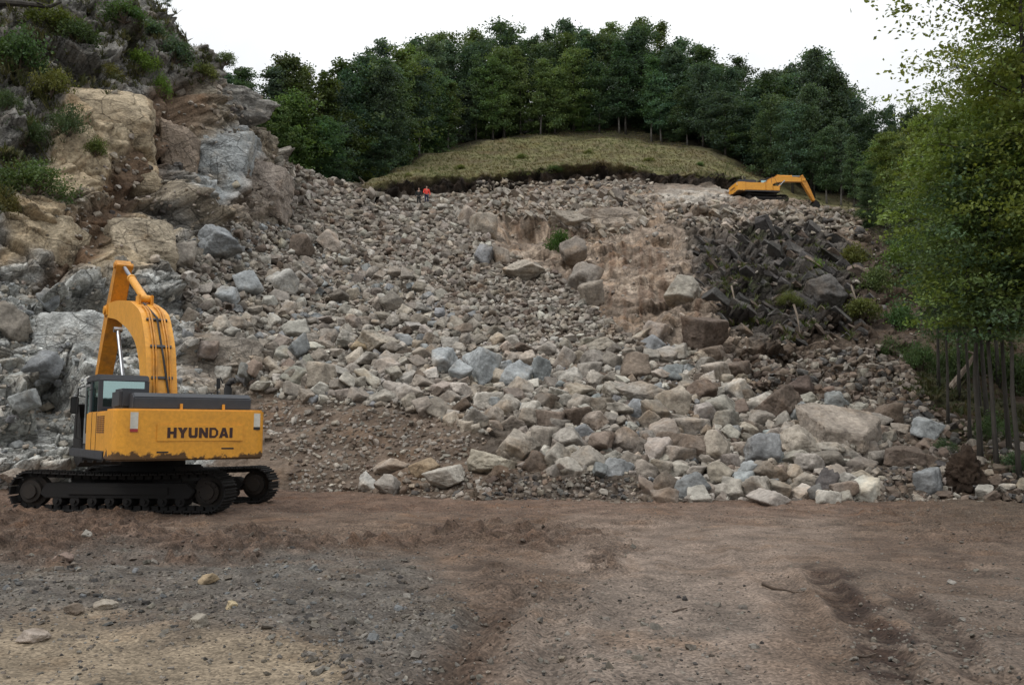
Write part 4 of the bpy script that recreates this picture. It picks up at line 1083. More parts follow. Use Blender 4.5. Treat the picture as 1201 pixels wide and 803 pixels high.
    part('hood_grille', lambda bm: [bx(bm, -1.0 + k * .12, -.95 + k * .12, -1.6, -1.1, 2.452, 2.47) for k in range(8)], M_RUB, hd)
    for x in (-.22, .62): part('hood_latch', lambda bm: bx(bm, x - .025, x + .025, -3.03, -2.985, 2.12, 2.24, .006), M_YEL, hd)
    part('air_cleaner_cover', lambda bm: bx(bm, -1.3, -.75, -2.6, -1.8, 2.13, 2.54, .06), M_BLK, hd)
    sd = part('left_side_panel', lambda bm: bx(bm, -1.46, -1.12, -2.245, -.06, 1.27, 2.10, .03), M_YEL, root, False, rz)
    def louv(bm):
        for k in range(9):
            for y0 in (-2.05, -1.78, -1.51): bx(bm, -1.470, -1.45, y0, y0 + .2, 1.66 + k * .04, 1.682 + k * .04)
    part('vent_grille', louv, M_VENT, sd)
    part('panel_seam', lambda bm: (bx(bm, -1.467, -1.45, -1.22, -1.205, 1.3, 2.08), bx(bm, -1.467, -1.45, -.72, -.705, 1.3, 2.08)), M_RUB, sd)
    part('right_side_panel', lambda bm: bx(bm, .62, 1.46, -2.245, -.05, 1.27, 2.10, .03), M_YEL, root, False, rz)
    part('fuel_tank', lambda bm: bx(bm, .72, 1.46, -.03, .75, 1.27, 2.12, .05), M_YEL, root, False, rz)
    part('tool_box', lambda bm: bx(bm, .78, 1.46, .77, 1.5, 1.27, 1.78, .04), M_YEL, root, False, rz)
    part('side_skirt', lambda bm: bx(bm, -1.5, -1.36, -2.2, 1.75, 1.12, 1.30, .02), M_BLK, root, False, rz)
    def rail(bm):
        tube(bm, [(1.42, .1, 2.1), (1.42, .1, 2.62), (1.42, 1.0, 2.62), (1.42, 1.35, 1.8)], .02)
        tube(bm, [(1.42, .6, 2.1), (1.42, .6, 2.62)], .02)
    part('handrail', rail, M_BLK, root, True, rz)
    part('exhaust_pipe', lambda bm: (cyl(bm, (.95, -2.2, 2.4), (.95, -2.2, 2.62), .085, seg=16), tube(bm, [(.95, -2.2, 2.58), (.95, -2.2, 2.68), (.99, -2.26, 2.76), (1.06, -2.32, 2.78)], .07, 12)), M_RUB, root, True, rz)
    mr = part('mirror', lambda bm: (tube(bm, [(.78, -2.0, 2.44), (.78, -2.0, 2.78), (.84, -2.0, 2.86), (.9, -2.0, 2.72)], .014), bx(bm, .76, .84, -2.03, -1.98, 2.6, 2.84, .015)), M_RUB, root, False, rz)
    # cab
    X0, X1, Y0, Y1, Z0, Z1 = -1.22, -.16, .02, 1.72, 1.27, 2.97
    def cabin(bm):
        bx(bm, X0, X1, Y0, Y1, Z0, Z0 + .12, .02)
        prism(bm, [(Y0, Z1 - .16), (Y0 + .05, Z1 - .02), (Y0 + .3, Z1), (Y1 - .35, Z1), (Y1 - .12, Z1 - .05), (Y1 - .08, Z1 - .14)], X0, X1, 'x', .02)
        for x in (X0, X1 - .09):
            bx(bm, x, x + .09, Y0, Y0 + .1, Z0 + .12, Z1 - .15)
            bx(bm, x, x + .08, .86, .96, Z0 + .12, Z1 - .14)
            prism(bm, [(Y1 - .1, Z0 + .12), (Y1, Z0 + .12), (Y1 - .08, Z1 - .14), (Y1 - .18, Z1 - .14)], x, x + .08, 'x')
        bx(bm, X0 + .09, X1 - .09, Y0 + .01, Y0 + .07, Z0 + .12, 2.24)
        bx(bm, X1 - .06, X1 - .01, Y0 + .1, Y1 - .12, Z0 + .12, 2.05)
        bx(bm, X0 + .01, X0 + .06, Y0 + .1, .86, Z0 + .12, 2.10)
    cb = part('cab', cabin, M_BLK, root, False, rz)
    part('rear_window', lambda bm: bx(bm, X0 + .09, X1 - .09, Y0 + .03, Y0 + .045, 2.24, Z1 - .155), M_GLASS, cb)
    part('side_window', lambda bm: bx(bm, X0 + .025, X0 + .037, Y0 + .1, .86, 2.10, Z1 - .145), M_GLASS, cb)
    part('side_window', lambda bm: bx(bm, X1 - .05, X1 - .038, Y0 + .1, Y1 - .15, 2.05, Z1 - .145), M_GLASS, cb)
    part('front_window', lambda bm: prism(bm, [(Y1 - .06, Z0 + .12), (Y1 - .048, Z0 + .12), (Y1 - .128, Z1 - .14), (Y1 - .14, Z1 - .14)], X0 + .08, X1 - .08, 'x'), M_GLASS, cb)
    part('door', lambda bm: (bx(bm, X0 - .02, X0 + .015, .97, Y1 - .14, Z0 + .13, 2.0, .008), bx(bm, X0 - .02, X0 + .015, .97, 1.03, 2.0, 2.78), bx(bm, X0 - .02, X0 + .015, Y1 - .27, Y1 - .21, 2.0, 2.78), bx(bm, X0 - .02, X0 + .015, 1.03, Y1 - .27, 2.72, 2.78)), M_GREY, cb)
    part('door_window', lambda bm: bx(bm, X0 - .008, X0 + .004, 1.03, Y1 - .27, 2.0, 2.72), M_GLASS, cb)
    part('seat', lambda bm: (bx(bm, -.95, -.43, .45, .6, 1.6, 2.45, .05), bx(bm, -.95, -.43, .5, 1.0, 1.55, 1.72, .05)), M_RUB, cb)
    part('grab_rail', lambda bm: tube(bm, [(X0 - .02, 1.7, 1.5), (X0 - .16, 1.72, 1.55), (X0 - .16, 1.66, 2.7), (X0 - .02, 1.62, 2.75)], .018), M_RUB, cb)
    part('grab_rail', lambda bm: tube(bm, [(X0 - .02, .55, 1.6), (X0 - .14, .55, 1.65), (X0 - .14, .55, 2.6), (X0 - .02, .55, 2.65)], .016), M_RUB, cb)
    part('cab_mirror', lambda bm: (bx(bm, X0 - .3, X0 - .12, 1.72, 1.76, 2.1, 2.5, .02), tube(bm, [(X0, 1.65, 2.5), (X0 - .2, 1.74, 2.55)], .014)), M_RUB, cb)
    # boom, arm and bucket, all drawn in the machine's y-z plane around x = bxc
    bxc, hw = pose['x'], pose['hw']
    cl = np.array(pose['boom'], float)          # y, z, depth of the section
    tg = np.gradient(cl[:, :2], axis=0); tg /= np.linalg.norm(tg, axis=1, keepdims=True); nr = np.stack([-tg[:, 1], tg[:, 0]], 1)
    def dense(a, n=4): 
        t = np.linspace(0, len(a) - 1, (len(a) - 1) * n + 1); return np.stack([np.interp(t, np.arange(len(a)), a[:, k]) for k in range(a.shape[1])], 1)
    up_ = gsm(dense(cl[:, :2] + nr * cl[:, 2:] / 2), .8, 0); dn_ = gsm(dense(cl[:, :2] - nr * cl[:, 2:] / 2), .8, 0)
    outline = [tuple(p) for p in up_] + [tuple(p) for p in dn_[::-1]]
    def boomf(bm):
        n = len(up_); L_, R_ = [], []
        prof = [np.interp(i / (n - 1), [0, .5, 1], [hw, hw * .95, hw * .62]) for i in range(n)]
        ring = []
        for i in range(n):
            w_ = prof[i]
            ring.append([bm.verts.new((bxc + s * w_, p[0], p[1])) for p, s in ((up_[i], -1), (up_[i], 1), (dn_[i], 1), (dn_[i], -1))])
        for a, b in zip(ring, ring[1:]):
            for k in range(4): bm.faces.new((a[k], a[(k + 1) % 4], b[(k + 1) % 4], b[k]))
        bm.faces.new(ring[0][::-1]); bm.faces.new(ring[-1])
        bmesh.ops.bevel(bm, geom=[e for e in bm.edges if len(e.link_faces) == 2 and e.calc_face_angle(0) > .9], offset=.02, segments=2, affect='EDGES')
        cyl(bm, (bxc - .42, cl[0, 0], cl[0, 1]), (bxc + .42, cl[0, 0], cl[0, 1]), .16)
        for s in (-1, 1): bx(bm, bxc + s * .22 - .03, bxc + s * .22 + .03, cl[-1, 0] - .25, cl[-1, 0] + .22, cl[-1, 1] - .18, cl[-1, 1] + .18, .03)
        cyl(bm, (bxc - .3, cl[-1, 0], cl[-1, 1]), (bxc + .3, cl[-1, 0], cl[-1, 1]), .12)
        tt = pose['acyl'][0]
        for s in (-1, 1): bx(bm, bxc + s * .15 - .03, bxc + s * .15 + .03, tt[0] - .2, tt[0] + .2, tt[1] - .3, tt[1] + .1, .03)
    bo = part('boom', boomf, M_YEL, root, False, rz)
    def hoses(bm):
        n = len(up_)
        for x in ():
            tube(bm, [(bxc + x * (1 - .3 * i / n), p[0] - .035 * abs(nr[0][0]), p[1] + .035) for i, p in enumerate(up_[:int(n * .62)])][1:], .018)
        tube(bm, [(bxc + hw * .4, *(up_[3] + np.array([-.05, .04]))), (bxc + .02, *(up_[7] + np.array([-.07, .05]))), (bxc, *(up_[11] + np.array([-.03, .07]))), (bxc - .12, *(up_[14] + np.array([0, .08])))], .026)
    for x in (-.2, -.13, .13, .2):
        part('oil_pipe', lambda bm: tube(bm, [(bxc + x * (1 - .3 * i / len(up_)), p[0] - .03, p[1] + .03) for i, p in enumerate(up_[:int(len(up_) * .62)])][1:], .022), M_YELD, bo, True)
    part('hydraulic_hose', hoses, M_RUB, bo, True)
    for i in (5, 8, 11): part('hose_clamp', lambda bm: [bx(bm, bxc - .24, bxc + .24, -.03, .03, -.02, .05, mat=Matrix.Translation((0, *up_[i])) @ Matrix.Rotation(math.atan2(up_[i + 1][1] - up_[i][1], up_[i + 1][0] - up_[i][0]), 4, 'X'))], M_BLK, bo)
    A = pose['arm']                       # outline points of the arm in y, z
    ar = part('arm', lambda bm: (prism(bm, A, bxc - .21, bxc + .21, 'x', .02), cyl(bm, (bxc - .27, *pose['armtip']), (bxc + .27, *pose['armtip']), .1), cyl(bm, (bxc - .25, *pose['acyl'][1]), (bxc + .25, *pose['acyl'][1]), .09)), M_YELD, root, False, rz)
    def cylpart(name, x, a, b, r, k):
        a, b = Vector((x, *a)), Vector((x, *b)); m_ = a + (b - a) * k
        c_ = part(name, lambda bm: (cyl(bm, a, m_, r, seg=18), cyl(bm, m_ - (b - a).normalized() * .1, m_, r * 1.18, seg=18), cyl(bm, a - Vector((r * 1.2, 0, 0)), a + Vector((r * 1.2, 0, 0)), r)), M_YEL, root, True, rz)
        part('rod', lambda bm: (cyl(bm, m_, b, r * .55, seg=14), cyl(bm, b - Vector((r * 1.2, 0, 0)), b + Vector((r * 1.2, 0, 0)), r * .85)), M_CHR, c_, True)
    for s in (-1, 1): cylpart('boom_cylinder', bxc + s * (hw + .10), *pose['bcyl'], .085, pose['bk'])
    cylpart('arm_cylinder', bxc, *pose['acyl'], .10, .60)
    cylpart('bucket_cylinder', bxc, *pose['kcyl'], .075, .6)
    bt = np.array(pose['bucket'])
    def buck(bm):
        n = len(bt); w_ = .58
        for s in (-1, 1):
            prism(bm, [tuple(p) for p in bt], bxc + s * w_ - .025, bxc + s * w_ + .025, 'x')
        for i in range(n - 2):
            a, b = bt[i], bt[i + 1]; d = np.array([b[1] - a[1], a[0] - b[0]]); d = d / np.linalg.norm(d) * .03
            prism(bm, [tuple(a), tuple(b), tuple(b + d), tuple(a + d)], bxc - w_ + .027, bxc + w_ - .027, 'x')
    bk = part('bucket', buck, M_TRK, root, False, rz)
    e, f = bt[-2], bt[-3]; d = (e - f) / np.linalg.norm(e - f); pn = np.array([-d[1], d[0]]) * .04
    for k in range(5):
        x = bxc - .5 + .25 * k
        part('tooth', lambda bm: prism(bm, [tuple(e + pn), tuple(e - pn), tuple(e + d * .24)], x - .045, x + .045, 'x'), M_SPR, bk)
    return root

# near machine: seen from behind, boom raised and reaching away, arm hanging down
def arm_outline(top, pivot, tip, wid=.36, hump=.30):
    top, pivot, tip = map(np.array, (top, pivot, tip)); d = (tip - pivot) / np.linalg.norm(tip - pivot); nrm = np.array([-d[1], d[0]])
    if nrm[0] > 0: nrm = -nrm                 # towards the machine
    t2 = top - d * .1
    return [tuple(t2 - nrm * .17), tuple(t2 + nrm * .17), tuple(pivot + nrm * hump), tuple(pivot + d * .9 + nrm * .24), tuple(tip + nrm * .14), tuple(tip + d * .14), tuple(tip - nrm * .14), tuple(pivot + d * .5 - nrm * .26), tuple(pivot - nrm * .22)]
tip = np.array([7.75, 2.55])
pose1 = dict(x=.17, hw=.35, boom=[(.35,1.75,.46),(.5,2.6,.58),(.80,3.5,.72),(1.4,4.22,.84),(2.7,4.66,.72),(4.4,4.98,.52),(6.05,5.15,.40)],
    arm=arm_outline((5.12,6.32), (6.05,5.15), tip), armtip=tuple(tip), bcyl=((1.2,1.45),(3.15,4.30)), bk=.5, acyl=((2.35,5.05),(5.12,6.32)),
    kcyl=((5.75,5.75),(7.55,3.0)), bucket=[(7.75,2.5),(8.05,2.1),(8.15,1.45),(7.85,.85),(7.3,.65),(6.75,.8),(7.3,1.9)])
bx_, by_ = -8.17, 20.4
for (x_, y_) in (): pass
excavator((bx_, by_, .0), R(90 - 5), R(35), pose1, 'large orange yellow excavator parked beside the rubble, its counterweight facing the camera', 1.0)
# far machine on the bench at the top of the face, seen from its right side, boom stretched over the edge
tip2 = np.array([5.7, .6])
pose2 = dict(x=.32, hw=.30, boom=[(.35,1.75,.5),(.55,2.15,.6),(.9,2.5,.64),(1.5,2.74,.62),(2.6,2.84,.56),(3.7,2.84,.48),(4.6,2.8,.40)],
    arm=arm_outline((4.42,3.22), (4.6,2.8), tip2), armtip=tuple(tip2), bcyl=((1.25,1.4),(2.3,2.55)), bk=.55, acyl=((1.8,3.2),(4.38,3.22)),
    kcyl=((4.75,2.75),(5.55,1.1)), bucket=[(5.7,.55),(6.05,.3),(6.2,-.1),(5.95,-.55),(5.5,-.75),(5.0,-.6),(5.4,.15)])
p2 = ray_pt(893, 241, 86)
excavator(tuple(p2), R(-82), R(-84), pose2, 'small looking orange excavator on top of the quarry face, boom stretched out over the edge', .92)
# ------------------------------------------------------------------ vegetation
def leaves_mesh(name, centers, csize, n_per, leaf, flat, seed, upb=.8, tone=.18, warm=.05):
    g = np.random.default_rng(seed)
    nc = len(centers); idx = np.repeat(np.arange(nc), n_per); n = len(idx)
    off = g.normal(size=(n, 3)) * np.array([1, 1, flat]); P = centers[idx] + off * csize[idx][:, None]
    nrm = g.normal(size=(n, 3)); nrm[:, 2] += upb * 1.6; nrm /= np.linalg.norm(nrm, axis=1, keepdims=True)
    a = np.cross(nrm, g.normal(size=(n, 3))); a /= np.linalg.norm(a, axis=1, keepdims=True); b = np.cross(nrm, a)
    L = leaf * g.uniform(.6, 1.25, n)[:, None]; Wd = L * .62
    V = np.stack([P - a * L * .5, P + b * Wd * .5 + nrm * L * .08, P + a * L * .5, P - b * Wd * .5 + nrm * L * .08], 1).reshape(-1, 3)
    Fc = np.arange(n * 4).reshape(n, 4)
    ct = 1 + g.normal(0, tone, nc)[idx] + g.normal(0, .12, n); w_ = 1 + g.normal(0, warm, nc)[idx]
    c = np.stack([ct * w_, ct, ct * .9 / w_], 1).clip(.3, 2)
    return np_mesh(name, V, Fc, False, np.repeat(c, 4, 0), M_LEAF)
def tree_geo(seed, H=15., cr=3.0, cb=.3, nb=34, leaf=.34, per=36, flat=.45, r0=.17, rise=.5, csz=.42, wob=.25, ntw=5, round_=.5, bark=None, upb=.8, crown='crown'):
    g = np.random.default_rng(seed); bm = bmesh.new()
    T = np.linspace(0, 1, 9); path = np.stack([np.cumsum(g.normal(0, wob / 3, 9)) * T, np.cumsum(g.normal(0, wob / 3, 9)) * T, T * H * .95], 1)
    tube(bm, path, [max(r0 * (1 - t) ** .75 * (1.25 if t == 0 else 1), .012) for t in T], 8)
    cen, cs = [], []
    for i in range(nb):
        t = cb + (.97 - cb) * ((i + g.uniform(0, 1)) / nb); p = np.array([np.interp(t, T, path[:, k]) for k in range(3)])
        u = (t - cb) / (1 - cb); prof = (max(u, .02) ** .35) * (1 - u) ** round_ * 1.35
        ln = cr * prof * g.uniform(.35, 1.5) + .25
        az = i * 2.4 + g.normal(0, .4); el = lerp(.15, 1.0, u) * rise + g.normal(0, .15)
        d = np.array([math.cos(az) * math.cos(el), math.sin(az) * math.cos(el), math.sin(el)])
        q = [p + d * ln * s + np.array([0, 0, -.10 * ln * s * s]) + (g.normal(0, .05, 3) * ln if s > 0 else 0) for s in (0, .35, .7, 1)]
        br = r0 * (1 - t) ** .7 * .42
        tube(bm, q, [max(br * (1 - .85 * s), .008) for s in (0, .35, .7, 1)], 5)
        for k in range(ntw):
            s = g.uniform(.25, 1.05); b = np.array([np.interp(min(s, 1), (0, .35, .7, 1), [w[j] for w in q]) for j in range(3)])
            o = g.normal(0, 1, 3) * np.array([1, 1, .6]) * ln * .2
            cen.append(b + o); cs.append(csz * g.uniform(.6, 1.4))
            if k < 2: tube(bm, [b, b + o * .6, b + o], [max(br * .3, .006), .006, .004], 4)
    for k in range(6): cen.append(path[-1] + g.normal(0, .35, 3)); cs.append(csz * .8)
    tr = bpy.data.meshes.new('trunk'); bm.to_mesh(tr); bm.free(); tr.materials.append(bark or M_BARK); tr.polygons.foreach_set('use_smooth', np.ones(len(tr.polygons), bool))
    cw_ = leaves_mesh('crown', np.array(cen), np.array(cs), per, leaf, flat, seed, upb)
    return tr, cw_, H
FOREST = [tree_geo(s, H, cr, cb, nb, .33, int(per * .8), .5, r0, rise, cz * .85, .5, 6, rd, bk, .4) for s, H, cr, cb, nb, per, r0, rise, cz, rd, bk in (
    (1, 15, 3.6, .16, 34, 46, .19, .7, .50, .55, M_BARK), (2, 16, 3.1, .2, 34, 44, .16, .85, .48, .65, M_BARK), (3, 14, 3.9, .10, 36, 46, .20, .55, .54, .5, M_BARK),
    (4, 16, 2.5, .30, 30, 34, .15, .9, .42, .8, M_BARKP), (5, 15, 3.3, .24, 34, 46, .17, .8, .5, .6, M_BARKP), (6, 16.5, 2.7, .22, 30, 30, .15, 1.0, .40, .95, M_BARK))]
DENSE = [tree_geo(20 + s, 15, 3.5, .03, 40, .34, 40, .45, .17, .6, .45, .5, 6, .6, None, .4) for s in range(3)]
MID = [tree_geo(30 + s, 12, 2.5, .12, 44, .22, 62, .32, .11, .5, .36, .35, 6, .6) for s in range(4)]
NEAR = [tree_geo(40 + s, 16, 2.7, .28, 48, .14, 62, .2, .12, .35, .36, .6, 6, .36, None, 1.0) for s in range(3)]
SLIM = [tree_geo(50 + s, 10, 1.8, .42, 24, .14, 56, .2, .075, .4, .32, .6, 6, .5, None, 1.0) for s in range(2)]
def plant_tree(name, geo, loc, H, tint, label, group, rz=0, wide=1.0, cat='tree'):
    tr, cr, h0 = geo
    root = empty(name, loc, rz); s = H / h0; root.scale = (s * wide, s * wide, s)
    tag(root, label, cat, group)
    link('trunk', tr, root)
    c = link('crown', cr, root); c.color = (*tint, 1)
    return root
def hill_pt(x, s):
    i = int(np.clip(np.searchsorted(xs, x), 0, nx - 1)); j = int(np.clip(np.searchsorted(sval, s), 0, ns - 1))
    return Pv[i, j].copy()
SKYX = [250,270,300,320,340,365,385,410,450,500,560,600,640,700,760,790,810,850,880,920,938,950,965,985,1000,1030,1060,1090,1140]
SKYY = [95,78,75,72,58,85,92,72,50,38,37,36,31,28,25,38,45,64,76,86,70,54,60,85,112,128,130,122,100]
def height_to(p, ytop):
    b = (CY - ytop) / F
    return EYE + (SP + b * CP) / (CP - b * SP) * p[1] - p[2]
TEAL, DKG, MIDG, YELG = (.080, .130, .092), (.078, .124, .070), (.112, .160, .066), (.16, .205, .06)
trees = []
def tint(c, g, s=.15): return tuple(float(v) for v in np.array(c) * (1 + g.normal(0, s)) * (1 + g.normal(0, .05, 3)))
g = np.random.default_rng(77)
spec = []   # x, s, drop below the skyline, geos, row
x = 446
while x < 1000:
    spec.append((x + g.uniform(-7, 7), 8.03 + g.uniform(0, .1), g.uniform(14, 60), FOREST, 'front')); x += 21
x = 438
while x < 1010:
    spec.append((x + g.uniform(-8, 8), 8.12 + g.uniform(0, .25), g.uniform(62, 100), DENSE, 'young')); x += 21
x = 440
while x < 1010:
    spec.append((x + g.uniform(-8, 8), 8.28 + g.uniform(0, .12), g.uniform(4, 26), DENSE + FOREST[:3], 'second')); x += 21
x = 436
while x < 1010:
    spec.append((x + g.uniform(-8, 8), 8.6 + g.uniform(0, .2), g.uniform(-9, 12), FOREST + DENSE, 'back')); x += 18
rowno = {}
ordw = ['first', 'second', 'third', 'fourth', 'fifth', 'sixth', 'seventh', 'eighth', 'ninth', 'tenth', 'eleventh', 'twelfth', 'thirteenth', 'fourteenth', 'fifteenth', 'sixteenth', 'seventeenth', 'eighteenth', 'nineteenth', 'twentieth', 'twenty first', 'twenty second', 'twenty third', 'twenty fourth', 'twenty fifth', 'twenty sixth', 'twenty seventh', 'twenty eighth', 'twenty ninth', 'thirtieth', 'thirty first', 'thirty second', 'thirty third', 'thirty fourth', 'thirty fifth', 'thirty sixth', 'thirty seventh', 'thirty eighth', 'thirty ninth', 'fortieth']
ROWTXT = {'young': 'from the left, low among the knoll trunks', 'front': 'from the left along the grass knoll', 'second': 'from the left, second row behind the knoll', 'back': 'from the left on the hilltop skyline',
          'gully': 'from the left behind the cliff crest', 'gullylow': 'from the left in the hollow behind the scree'}
def do_row(items):
    for (x, s, drop, geos, row) in sorted(items, key=lambda q_: q_[0]):
        k = rowno.get(row, 0); rowno[row] = k + 1
        p = hill_pt(x, s); p[2] -= .3
        H = max(height_to(p, np.interp(x, SKYX, SKYY) + drop), 5)
        c, cn_ = [(TEAL, 'bluish green'), (DKG, 'dark green'), (TEAL, 'bluish green'), (TEAL, 'bluish green'), (DKG, 'dark green'), (MIDG, 'mid green')][int(g.integers(0, 6))]
        if row in ('front', 'young') and 590 < x < 690: c, cn_ = MIDG, 'mid green'
        if row.startswith('gully') and k % 3 == 1: c, cn_ = (.06, .085, .025), 'olive green'
        geo = geos[int(g.integers(0, len(geos)))]
        if row == 'front' and 615 < x < 645: geo = FOREST[3]
        plant_tree('forest_tree', geo, tuple(p), H, tint(c, g), f'{cn_} forest tree, {ordw[k]} {ROWTXT[row]}', 'trees of the wood on the hill', g.uniform(0, 6.28), g.uniform(.9, 1.3) * (15 / H) ** .4)
spec.append((953, 8.05, -4, [FOREST[5]], 'front')); do_row([q_ for q_ in spec])
gl = []
x = 262
while x < 442:
    gl.append((x + g.uniform(-4, 4), 8.9, g.uniform(-4, 6), FOREST + DENSE, 'gully')); x += 15
x = 285
while x < 440:
    gl.append((x + g.uniform(-5, 5), 8.62, g.uniform(35, 70), DENSE, 'gullylow')); x += 17
do_row(gl)
# the wooded slope on the right, middle distance
for k, (x, s, top, c, cn_, where) in enumerate([
 (985,8.25,78,TEAL,'dark bluish green','behind the far excavator arm'), (1006,8.2,112,TEAL,'dark bluish green','at the right end of the hilltop wood'),
 (1030,8.15,128,DKG,'dark green','in the dip of the skyline'), (1048,8.3,122,TEAL,'slender dark blue green','piercing the dip of the skyline'), (1072,8.1,126,DKG,'dark green','right of the dip in the skyline'), (1098,8.0,118,MIDG,'mid green','behind the pale green trees'),
 (930,7.6,118,TEAL,'dark bluish green','standing directly behind the boom of the far excavator'),(956,7.75,95,DKG,'tall dark green','rising behind the arm of the far excavator'),(905,7.85,112,DKG,'dark green','behind the cab of the far excavator'),(988,7.6,135,TEAL,'dark blue green','right behind the arm end of the far excavator'),
 (972,7.55,150,DKG,'dark green','just behind the bucket of the far excavator'), (1000,7.45,160,DKG,'dark green','on the slope right of the far excavator'),
 (1024,7.2,165,MIDG,'leafy mid green','on the slope above the rock face end'), (1046,7.0,150,YELG,'yellowish green','on the slope under the skyline dip'), (1064,6.6,158,MIDG,'mid green','in the middle of the right slope'),
 (1022,6.35,196,DKG,'low dark green','at the upper corner of the rock face'), (1062,6.0,215,MIDG,'bushy mid green','just right of the upper rock face'), (1084,6.1,140,YELG,'pale yellow green','rising left of the tall near trees'),
 (1104,5.6,122,YELG,'tall yellow green','against the sky beside the tall near trees'), (1070,5.1,235,DKG,'low dark green','halfway down the right slope'), (1126,5.2,130,MIDG,'mid green','partly hidden by the tall near trees'),
 (1098,4.6,215,YELG,'bright yellow green','halfway down in front of the dark slope trees'), (1150,4.7,110,MIDG,'mid green','behind the slim trunks by the yard'), (1190,5.0,90,DKG,'dark green','deep behind the near trees'), (1236,4.8,80,DKG,'dark green','farthest right behind the near trees')]):
    p = hill_pt(x, s); p[2] -= .3; H = max(height_to(p, top), 3.5)
    plant_tree('slope_tree', MID[k % 4] if s < 7.3 else FOREST[k % 6], tuple(p), H, tint(c, g, .08), f'{cn_} tree {where}', 'trees of the right hand slope', g.uniform(0, 6.28), (12 / H) ** .3 * (.8 if s < 7 else 1))
# trees close by on the right, at the edge of the yard
for k, (x, y, H, geo, w_, c, lab) in enumerate([
 (1100,458,10.5,SLIM[0],.85,MIDG,'slender tree with a straight grey trunk standing alone left of the near clump'),
 (1125,468,10,SLIM[1],1.0,MIDG,'slender tree behind the leaning pale log'),
 (1150,546,11,SLIM[0],.95,YELG,'slim dark trunked tree closest to the yard, leftmost of the front pair'),
 (1170,550,10,SLIM[1],.9,MIDG,'slim dark trunked tree closest to the yard, right of the front pair'),
 (1184,528,13,NEAR[1],.72,YELG,'mid height tree with pale hanging sprays between the slim front pair and frame edge'),
 (1240,548,17.5,NEAR[0],.9,YELG,'tall yellow green tree running out of the top of the view by the yard'),
 (1262,552,17,NEAR[2],1.0,YELG,'tall tree at the very edge with only its sprays reaching in'),
 (1226,486,17.5,NEAR[2],.88,MIDG,'tall green tree standing behind the tall yellow green one'),
 (1150,476,12.5,NEAR[1],.68,MIDG,'green tree in the middle of the clump with a shaded lower crown'),
 (1240,490,16,NEAR[1],1.0,MIDG,'broad green tree deep in the clump at the edge of view'),
 (1112,500,8.5,SLIM[0],.9,DKG,'thin dark trunked tree at the left front of the near clump'),
 (1138,520,9.5,SLIM[1],.8,DKG,'thin tree standing just left of the slim front pair'),
 (1196,560,10,SLIM[0],.9,DKG,'thin dark tree at the yard edge right of the slim front pair'),
 (1160,500,11,SLIM[1],1,DKG,'thin dark tree right behind the slim front pair'),
 (1128,440,9,SLIM[0],1.1,DKG,'thin shaded tree just above the pale leaning log'),
 (1172,452,13.5,NEAR[0],.85,DKG,'dark tree at the back of the near clump'),
 (1222,450,14,NEAR[1],1.0,DKG,'dark broad tree at the back right of the near clump')]):
    pt = on_slope(x, min(y, 578))[0]; pt = np.asarray(pt, float)
    plant_tree('hornbeam', geo, (pt[0], pt[1], pt[2] - .15), H, tint(c, g, .06), lab, 'near trees beside the yard', 1.3 * k, w_)

# bushes
def bush_geo(seed, leaf, per, n=46, tall=.8):
    g_ = np.random.default_rng(seed); bm = bmesh.new(); cen, cs = [], []
    for i in range(n):
        az, el = g_.uniform(0, 6.28), g_.uniform(.1, 1.5); ln = g_.uniform(.45, 1.0)
        e = np.array([math.cos(az) * math.cos(el), math.sin(az) * math.cos(el), math.sin(el) * tall]) * ln
        if i % 3 == 0: tube(bm, [(0, 0, -.1), tuple(e * .5 + g_.normal(0, .04, 3)), tuple(e)], [.03, .018, .008], 5)
        cen.append(e); cs.append(g_.uniform(.10, .24))
    st = bpy.data.meshes.new('stem'); bm.to_mesh(st); bm.free(); st.materials.append(M_TWIG)
    return st, leaves_mesh('foliage', np.array(cen), np.array(cs), per, leaf, .7, seed, .6, .2)
BUSH = [bush_geo(80 + i, .11, 60) for i in range(4)]; BUSHF = [bush_geo(90 + i, .075, 90) for i in range(2)]
OLIV, BRGT, DKB = (.13, .145, .045), (.16, .24, .05), (.07, .115, .045)
